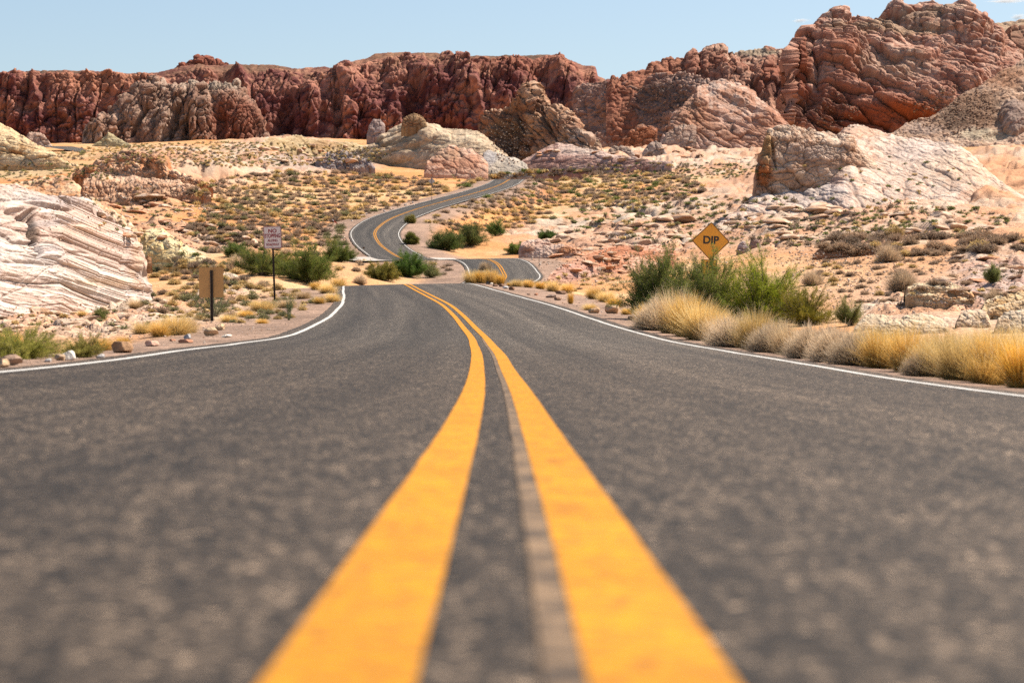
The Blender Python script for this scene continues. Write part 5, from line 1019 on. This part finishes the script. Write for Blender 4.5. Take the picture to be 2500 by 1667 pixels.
for a in [(1191,694,8,7,(.14,.12,.11),'small dark stone, first in the row on the crest'),(1200,695,9,6,WHT,'small pale stone, second in the row on the crest'),(1208,699,14,5,BRN,'flat brown stone, third in the row on the crest'),(1223,700,13,8,BRN,'brown stone, fourth in the row on the crest'),(1233,705,15,8,(.70,.68,.66),'white stone in the row on the crest'),(1248,708,15,9,(.22,.12,.07),'dark brown round stone ending the row on the crest'),
          (1309,721,10,7,RST,'small red brown stone on the right gravel'),(1346,727,26,10,(.20,.14,.11),'dark pair stone on the right gravel'),(1360,733,18,8,BRN,'brown stone touching the dark one on the right gravel'),(1367,718,28,9,BRN,'long brown stone behind the right gravel'),(1290,720,9,4,BRN,'tiny flat stone on the right gravel'),
          (1452,764,30,18,(.50,.31,.17),'orange tan rock left of the dip sign bush'),(1491,765,36,27,(.56,.36,.22),'taller orange tan rock left of the dip sign bush'),(1540,782,20,14,BRN,'brown rock hidden in the straw by the edge line'),
          (1320,622,4,9,BRN,'tiny upright stone by the ledge')][:-1]:
    stone(*a)
for i, (px, py, w) in enumerate([(885,528,4),(890,526,4),(895,524,5),(901,521,4),(906,520,4),(938,517,6),(955,513,4),(972,507,5),(989,502,6),(993,500,4),(1003,498,5),(1008,496,6),(1010,501,4),(915,521,4),(960,511,4)]):
    stone(px, py, w, w*.75, [WHT, TAN, GRY][i % 3], 'small stone in the loose row along the outer shoulder of the upper bend', 'stones along the outer shoulder of the upper bend', i=8+i % 4)
# angular bedrock slabs standing proud of the slope
def slab_mesh(seed):
    V, Fc = stone_mesh(seed, 4, cut=2); g = np.random.default_rng(seed)
    V = V*np.array([1, 1, .55]); V[:, 2] += .10*np.round(V[:, 2]*4+.6*fbm(V[:, 0]*2, V[:, 1]*2, o=2, s=seed))/2
    return V, Fc
M_slab = rockmat('slab_stone', 1.6, bump=.6, var=.3, stripe=.1, sstretch=4)
SLP = []
for i in range(6):
    V, Fc = slab_mesh(800+i); n1 = fbm(V[:, 0]*2, V[:, 1]*2, V[:, 2]*6, o=4, s=i)[:, None]
    cc = lerp(np.array([[.50,.30,.18]]), np.array([[.62,.46,.34]]), sstep(n1, -.3, .3)) if i < 4 else lerp(np.array([[.50,.22,.11]]), np.array([[.64,.38,.24]]), sstep(n1, -.3, .3))
    SLP.append(npmesh('flat_rock', V, Fc, M_slab, cc, smooth=False))
su = set()
for (zl, cx, cy, rx, ry, n, (a, b), kinds, colw) in [('bedrock apron left of the dip sign', 1500, 575, 230, 36, 34, (22, 70), (0,1,2,3), 'pale pink'), ('bedrock apron right of the dip sign', 2000, 550, 420, 46, 60, (26, 90), (0,1,2,3), 'pale pink'),
        ('foot of the white dome', 190, 786, 260, 44, 34, (28, 90), (0,1,2,3), 'pale pink'), ('valley left of the no stopping sign', 380, 530, 150, 60, 44, (18, 60), (0,1,4,5), 'pink'), ('rust red ground right of the brow', 1440, 640, 110, 34, 22, (20, 56), (4,5,1), 'rust'),
        ('rocky ground at the right edge', 2380, 680, 120, 60, 22, (22, 80), (0,2,4), 'purplish tan'), ('plateau rim left of the tan dome', 760, 375, 170, 24, 26, (14, 44), (0,1,5), 'pink'), ('foot of the rock domes in the middle', 1600, 376, 300, 20, 26, (14, 44), (0,1,4), 'pink'), ('slope above the no stopping sign', 560, 590, 110, 14, 12, (20, 44), (0,4,1), 'pink')]:
    for _ in range(n):
        t = rng.uniform(0, 6.283); q = math.sqrt(rng.uniform()); p, nn = cast(cx+rx*q*math.cos(t), cy+ry*q*math.sin(t))
        if p is None: continue
        x, zr, g_, b_ = road_at(np.array([min(p.y, 639)])); w_ = sz(rng.uniform(a, b), p.y)/2
        if abs(p.x-x[0]) < 5.5+w_ and p.y < 640: continue
        k = int(rng.choice(kinds)); src = SLP[k]
        if k in su: o = src.copy(); S.collection.objects.link(o)
        else: o = src; su.add(k)
        o.location = (p.x, p.y, p.z-w_*.10); o.scale = (w_, w_*rng.uniform(.7, 1.5), w_*rng.uniform(.28, .55)); o.rotation_euler = (rng.uniform(-.12, .12), rng.uniform(-.16, .16), rng.uniform(-.5, .5)+(math.pi if rng.uniform() < .5 else 0))
        tag(o, 'low angular %s rock slab on the %s' % (colw, zl), 'rock', '%s rock slabs on the %s' % (colw, zl))
# scattered rubble, too small and many to count
def rubble():
    Vs, Fs, Cs, n = [], [], [], 0
    Z = [(560,818,400,30,420,(2,6)),(1500,745,260,30,300,(2,6)),(2200,690,280,80,1100,(3,9)),(330,530,240,90,500,(3,9)),(1440,655,200,45,400,(3,8)),(2330,270,100,60,500,(3,8)),(1620,250,90,50,300,(3,7)),(1245,345,50,55,300,(3,8)),(2050,600,160,30,200,(3,8)),(200,790,320,46,420,(3,10)),(1800,590,380,60,700,(3,9)),(2050,650,160,50,500,(3,8)),(620,560,260,60,500,(3,8)),(2040,280,60,50,160,(3,7)),(840,395,70,26,160,(3,7)),(150,888,160,14,160,(2,6)),(1900,860,160,20,60,(2,4)),(560,745,120,50,200,(3,8))]
    for (cx, cy, rx, ry, m, (a, b)) in Z:
        for _ in range(m):
            t = rng.uniform(0, 6.283); q = math.sqrt(rng.uniform()); p, nn = cast(cx+rx*q*math.cos(t), cy+ry*q*math.sin(t))
            if p is None: continue
            x, zr, g_, b_ = road_at(np.array([min(p.y, 639)]))
            if abs(p.x-x[0]) < 3.75 and p.y < 640: continue
            V, Fc = STN0[int(rng.integers(0, len(STN0)))]; w = sz(rng.uniform(a, b), p.y)/2
            r = rng.uniform(0, 6); R = np.array([[math.cos(r), -math.sin(r), 0], [math.sin(r), math.cos(r), 0], [0, 0, 1]])
            vv = (V*np.array([1, .9, rng.uniform(.4, .8)])*w)@R.T+np.array([p.x, p.y, p.z+w*.2])
            base = [(.62,.45,.32), (.46,.26,.15), (.70,.58,.47), (.34,.24,.18)][int(rng.integers(0, 4))]
            if cy < 300 and cx > 1500: base = [(.24,.15,.10), (.38,.24,.16), (.5,.34,.24), (.2,.13,.1)][int(rng.integers(0, 4))]
            Vs.append(vv); Fs.append(Fc+n); n += len(V); Cs.append(np.repeat([np.array(base)*rng.uniform(.7, 1.2)], len(V), 0))
    o = npmesh('rubble', np.concatenate(Vs), np.concatenate(Fs), M_stone, np.concatenate(Cs), smooth=False); tag(o, kind='stuff')
STN0 = [stone_mesh(700+i, 1) for i in range(6)]
rubble()

# ------------------------------------------------------------------ signs
def poly_plate(name, pts, th, mat, parent, y=0, bevel=.0):
    bm = bmesh.new(); a = [bm.verts.new((x, y-th/2, z)) for x, z in pts]; b = [bm.verts.new((x, y+th/2, z)) for x, z in pts]
    bm.faces.new(a); bm.faces.new(b[::-1]); n = len(pts)
    for i in range(n): bm.faces.new((a[i], b[i], b[(i+1) % n], a[(i+1) % n]))
    bmesh.ops.recalc_face_normals(bm, faces=bm.faces)
    me = bpy.data.meshes.new(name); bm.to_mesh(me); bm.free(); me.materials.append(mat); o = bpy.data.objects.new(name, me); link(o); o.parent = parent; return o
def rrect(w, h, r, n=6, rot=0):
    pts = []
    for cx, cz, a0 in ((w/2-r, h/2-r, 0), (-w/2+r, h/2-r, 90), (-w/2+r, -h/2+r, 180), (w/2-r, -h/2+r, 270)):
        for i in range(n+1):
            a = math.radians(a0+90*i/n); pts.append((cx+r*math.cos(a), cz+r*math.sin(a)))
    c, s = math.cos(rot), math.sin(rot); return [(x*c-z*s, x*s+z*c) for x, z in pts]
def ring_plate(name, outer, inner, th, mat, parent, y):
    bm = bmesh.new(); n = len(outer)
    A = [bm.verts.new((x, y-th/2, z)) for x, z in outer]; B = [bm.verts.new((x, y-th/2, z)) for x, z in inner]
    A2 = [bm.verts.new((x, y+th/2, z)) for x, z in outer]; B2 = [bm.verts.new((x, y+th/2, z)) for x, z in inner]
    for i in range(n):
        j = (i+1) % n
        bm.faces.new((A[i], A[j], B[j], B[i])); bm.faces.new((A[i], A2[i], A2[j], A[j])); bm.faces.new((B[i], B[j], B2[j], B2[i])); bm.faces.new((A2[i], B2[i], B2[j], A2[j]))
    bmesh.ops.recalc_face_normals(bm, faces=bm.faces)
    me = bpy.data.meshes.new(name); bm.to_mesh(me); bm.free(); me.materials.append(mat); o = bpy.data.objects.new(name, me); link(o); o.parent = parent; return o
def text(body, size, mat, parent, x, y, z, sx=1.0, bold=.0):
    cu = bpy.data.curves.new('lettering', 'FONT'); cu.body = body; cu.align_x = 'CENTER'; cu.align_y = 'CENTER'; cu.size = size; cu.extrude = .0012; cu.offset = bold
    cu.materials.append(mat); o = bpy.data.objects.new('lettering', cu); link(o); o.parent = parent
    o.parent = None; bpy.context.view_layer.update()
    me = bpy.data.meshes.new_from_object(o.evaluated_get(bpy.context.evaluated_depsgraph_get())); bpy.data.objects.remove(o)
    me.transform(Matrix.Translation((x, y, z))@Matrix.Rotation(math.radians(90), 4, 'X')@Matrix.Diagonal((sx, 1, 1, 1)))
    o = bpy.data.objects.new('lettering', me); link(o); o.parent = parent; return o
def upost(name, h, w, mat, parent, y, holes=True, z0=-.3):
    """U channel post with a punched flange"""
    bm = bmesh.new(); prof = [(-w, .0), (-w*.55, .0), (-w*.4, w*.75), (w*.4, w*.75), (w*.55, 0), (w, 0), (w, .006), (w*.62, .006), (w*.46, w*.75+.006), (-w*.46, w*.75+.006), (-w*.62, .006), (-w, .006)]
    a = [bm.verts.new((x, y+yy, z0)) for x, yy in prof]; b = [bm.verts.new((x, y+yy, h)) for x, yy in prof]; n = len(prof)
    for i in range(n): bm.faces.new((a[i], a[(i+1) % n], b[(i+1) % n], b[i]))
    bm.faces.new(a); bm.faces.new(b[::-1]); bmesh.ops.recalc_face_normals(bm, faces=bm.faces)
    me = bpy.data.meshes.new(name); bm.to_mesh(me); bm.free(); me.materials.append(mat); o = bpy.data.objects.new(name, me); link(o); o.parent = parent; return o
def bolt(parent, x, y, z, r, mat):
    bm = bmesh.new(); bmesh.ops.create_cone(bm, segments=8, radius1=r, radius2=r*.8, depth=.01, cap_ends=True, matrix=Matrix.Translation((x, y, z))@Matrix.Rotation(math.radians(90), 4, 'X'))
    me = bpy.data.meshes.new('bolt'); bm.to_mesh(me); bm.free(); me.materials.append(mat); o = bpy.data.objects.new('bolt', me); link(o); o.parent = parent
M_post = plain('rusty_post', (.045,.032,.025), .7, .3, scale=40); M_pw = plain('sign_white', (.74,.66,.62), .5, scale=12, var=.06); M_mar = plain('maroon', (.28,.03,.04), .5)
M_org = plain('sign_amber', (.80,.36,.03), .45, scale=10, var=.06); M_blk = plain('sign_black', (.02,.017,.015), .5); M_brn = plain('sign_back_tan', (.46,.26,.09), .55, scale=5, var=.10); M_wd = plain('wood_marker', (.25,.10,.04), .8); M_hole = plain('punched_hole', (.55,.46,.36), .8)
def at_row(px, row, d): return Vector(((px-CX)*d/F, d, (CY-row)*d/F))

# no stopping sign
d = 84.0; b = at_row(671, 745, d); e = empty('no_stopping_sign', (b.x, d, gdown(b.x, d)), 0); e.rotation_euler = (0, math.radians(-2.0), math.radians(4)); tag(e, 'white and maroon NO STOPPING ALONG ROADWAY sign on a thin dark post', 'road sign')
zt = (CY-552)*d/F-e.location.z; w, h = .62, .78; zc = zt-h/2
upost('post', zt-.08, .035, M_post, e, .02)
g = empty('x', (0, 0, 0)); bpy.data.objects.remove(g)
pl_ = poly_plate('sign_plate', [(x, z+zc) for x, z in rrect(w, h, .045)], .004, M_pw, e)
ring_plate('border', [(x, z+zc) for x, z in rrect(w-.012, h-.012, .04)], [(x, z+zc) for x, z in rrect(w-.05, h-.05, .03)], .003, M_mar, pl_, -.0045)
for body, s_, dz, sx, bo in (('NO', .185, .215, 1.0, .006), ('STOPPING', .185, .045, .63, .006), ('ALONG', .115, -.115, .85, .004), ('ROADWAY', .115, -.255, .75, .004)):
    text(body, s_, M_mar, pl_, 0, -.005, zc+dz, sx, bo)
bolt(pl_, 0, -.008, zc+.33, .01, M_post); bolt(pl_, 0, -.008, zc-.33, .01, M_post)
# blank back of a sign
d = 60.0; b = at_row(518, 808, d); e = empty('blank_sign_back', (b.x, d, gdown(b.x, d))); e.rotation_euler = (0, math.radians(-.8), math.radians(-3)); tag(e, 'tan back of a sign facing away on a punched dark post, left verge', 'road sign')
zt = (CY-653)*d/F-e.location.z; w, h = .61, .745
pt = upost('post', zt-.07, .038, M_post, e, -.03)
for k in range(46):
    zz = .12+k*.033
    if zz < zt-.1: bolt(pt, -.030, -.034, zz, .0062, M_hole)
sp = poly_plate('sign_plate', [(x-.015, z+zt-h/2) for x, z in rrect(w, h, .04)], .004, M_brn, e, y=.012)
# dip sign
d = 68.0; b = at_row(1735, 780, d); e = empty('dip_sign', (b.x, d, gdown(b.x, d))); e.rotation_euler = (0, math.radians(2.2), math.radians(3)); tag(e, 'amber diamond DIP warning sign rising out of the green bush', 'road sign')
zc = (CY-589)*d/F-e.location.z; sd = .765
upost('post', zc+.4, .035, M_post, e, .02)
xo = (1731-1735)*d/F-.03
p_ = poly_plate('sign_plate', [(x+xo, z+zc) for x, z in rrect(sd, sd, .04, rot=math.radians(45))], .004, M_org, e)
ring_plate('border', [(x+xo, z+zc) for x, z in rrect(sd-.012, sd-.012, .036, rot=math.radians(45))], [(x+xo, z+zc) for x, z in rrect(sd-.045, sd-.045, .026, rot=math.radians(45))], .003, M_blk, p_, -.0045)
text('DIP', .30, M_blk, p_, xo+.0, -.005, zc+.02, 1.0, .010)
bolt(p_, xo, -.007, zc+.43, .01, M_post); bolt(p_, xo, -.007, zc-.43, .01, M_post)
w2 = .45; z2 = (CY-634)*d/F-e.location.z-w2/2
q_ = poly_plate('speed_plate', [(x+xo-.02, z+z2) for x, z in rrect(w2, w2, .03)], .004, M_org, e, y=-.002)
ring_plate('border', [(x+xo-.02, z+z2) for x, z in rrect(w2-.01, w2-.01, .028)], [(x+xo-.02, z+z2) for x, z in rrect(w2-.04, w2-.04, .02)], .003, M_blk, q_, -.0065)
text('15', .27, M_blk, q_, xo-.02, -.007, z2+.06, .9, .008)
# far diamond seen from behind, thin poles and markers
def pole_thing(name, px, row_b, row_t, d, wd, mat, label, cat, leaf=None):
    x = (px-CX)*d/F; z0 = gdown(x, d); zt = (CY-row_t)*d/F
    e = empty(name, (x, d, z0)); tag(e, label, cat); H = max(zt-z0, .4)
    bm = bmesh.new(); bmesh.ops.create_cone(bm, segments=6, radius1=wd, radius2=wd*.85, depth=H+.3, cap_ends=True, matrix=Matrix.Translation((0, 0, H/2-.15)))
    me = bpy.data.meshes.new('post'); bm.to_mesh(me); bm.free(); me.materials.append(mat); o = bpy.data.objects.new('post', me); link(o); o.parent = e
    if leaf: poly_plate('sign_plate', [(a, c+H-leaf*.62) for a, c in rrect(leaf, leaf, .05, rot=math.radians(45))], .006, leafmat, e, y=.06)
    return e
leafmat = plain('faded_metal', (.62,.52,.46), .5, scale=6)
M_pgr = plain('grey_post', (.16,.12,.10), .7)
pole_thing('diamond_sign', 1054, 477, 435, 398, .05, M_pgr, 'pale back of a diamond sign beside the upper road', 'road sign', leaf=.78)
pole_thing('marker_pole', 870, 540, 519, 352, .035, M_pgr, 'thin dark pole on the outer shoulder of the bend', 'pole')
pole_thing('marker_pole', 1316, 625, 612, 236, .035, M_pgr, 'thin short pole at the right brow of the road', 'pole')
pole_thing('marker_pole', 1195, 437, 427, 545, .06, M_pgr, 'tiny pole beside the road where it vanishes', 'pole')
d = 303.; x = (888-CX)*d/F; e = empty('marker_board', (x, d, gdown(x, d))); tag(e, 'small red brown marker board at the white line of the lower bend', 'road marker')
zt = (CY-603)*d/F-e.location.z
upost('post', zt-.02, .04, M_pgr, e, .02); poly_plate('board', [(a, c+zt-.33) for a, c in rrect(.24, .64, .02)], .02, M_wd, e, y=-.01)
d = 300.; b = at_row(829, 560, 338.); e = empty('fallen_marker', (b.x, b.y, gdown(b.x, b.y)+.1)); e.rotation_euler = (0, math.radians(-48), 0); tag(e, 'leaning red and white marker stake on the slope left of the bend', 'road marker')
poly_plate('stake', [(a, c+.5) for a, c in rrect(.16, 1.1, .02)], .03, plain('marker_red', (.55,.10,.05), .6), e); poly_plate('tip', [(a, c+1.2) for a, c in rrect(.16, .3, .02)], .03, M_pw, e)

# ------------------------------------------------------------------ small clouds far beyond the range
def cloud_mat():
    m = bpy.data.materials.new('cloud'); m.use_nodes = True; t = m.node_tree; t.nodes.clear()
    o = N(t, 'ShaderNodeOutputMaterial'); v = N(t, 'ShaderNodeVolumePrincipled'); v.inputs['Color'].default_value = (1, 1, 1, 1); v.inputs['Anisotropy'].default_value = .3
    tc = N(t, 'ShaderNodeTexCoord'); n = N(t, 'ShaderNodeTexNoise'); n.inputs['Scale'].default_value = 2.2; n.inputs['Detail'].default_value = 4
    t.links.new(tc.outputs['Object'], n.inputs['Vector'])
    ln = N(t, 'ShaderNodeVectorMath', operation='LENGTH'); t.links.new(tc.outputs['Object'], ln.inputs[0])
    a = N(t, 'ShaderNodeMath', operation='MULTIPLY_ADD'); t.links.new(n.outputs[0], a.inputs[0]); a.inputs[1].default_value = 1.6; a.inputs[2].default_value = -.15
    b = N(t, 'ShaderNodeMath', operation='SUBTRACT'); t.links.new(a.outputs[0], b.inputs[0]); t.links.new(ln.outputs['Value'], b.inputs[1]); b.use_clamp = True
    c = N(t, 'ShaderNodeMath', operation='MULTIPLY'); t.links.new(b.outputs[0], c.inputs[0]); c.inputs[1].default_value = .16
    t.links.new(c.outputs[0], v.inputs['Density']); t.links.new(v.outputs[0], o.inputs['Volume']); return m
MC = cloud_mat()
for px, py, w, h, lab in [(1954, 51, 62, 16, 'tiny white cloud left of the red dome summit'), (2460, 3, 150, 12, 'thin white cloud at the top right corner'), (2486, 42, 60, 26, 'wispy cloud at the right edge of the sky')]:
    bm = bmesh.new(); bmesh.ops.create_icosphere(bm, subdivisions=3, radius=1.0); me = bpy.data.meshes.new('cloud'); bm.to_mesh(me); bm.free(); me.materials.append(MC)
    o = bpy.data.objects.new('cloud', me); link(o); d = 7000.; o.location = at_row(px, py, d); o.scale = (sz(w, d)/2, sz(w, d)/4, sz(h, d)/2); tag(o, lab, 'cloud')
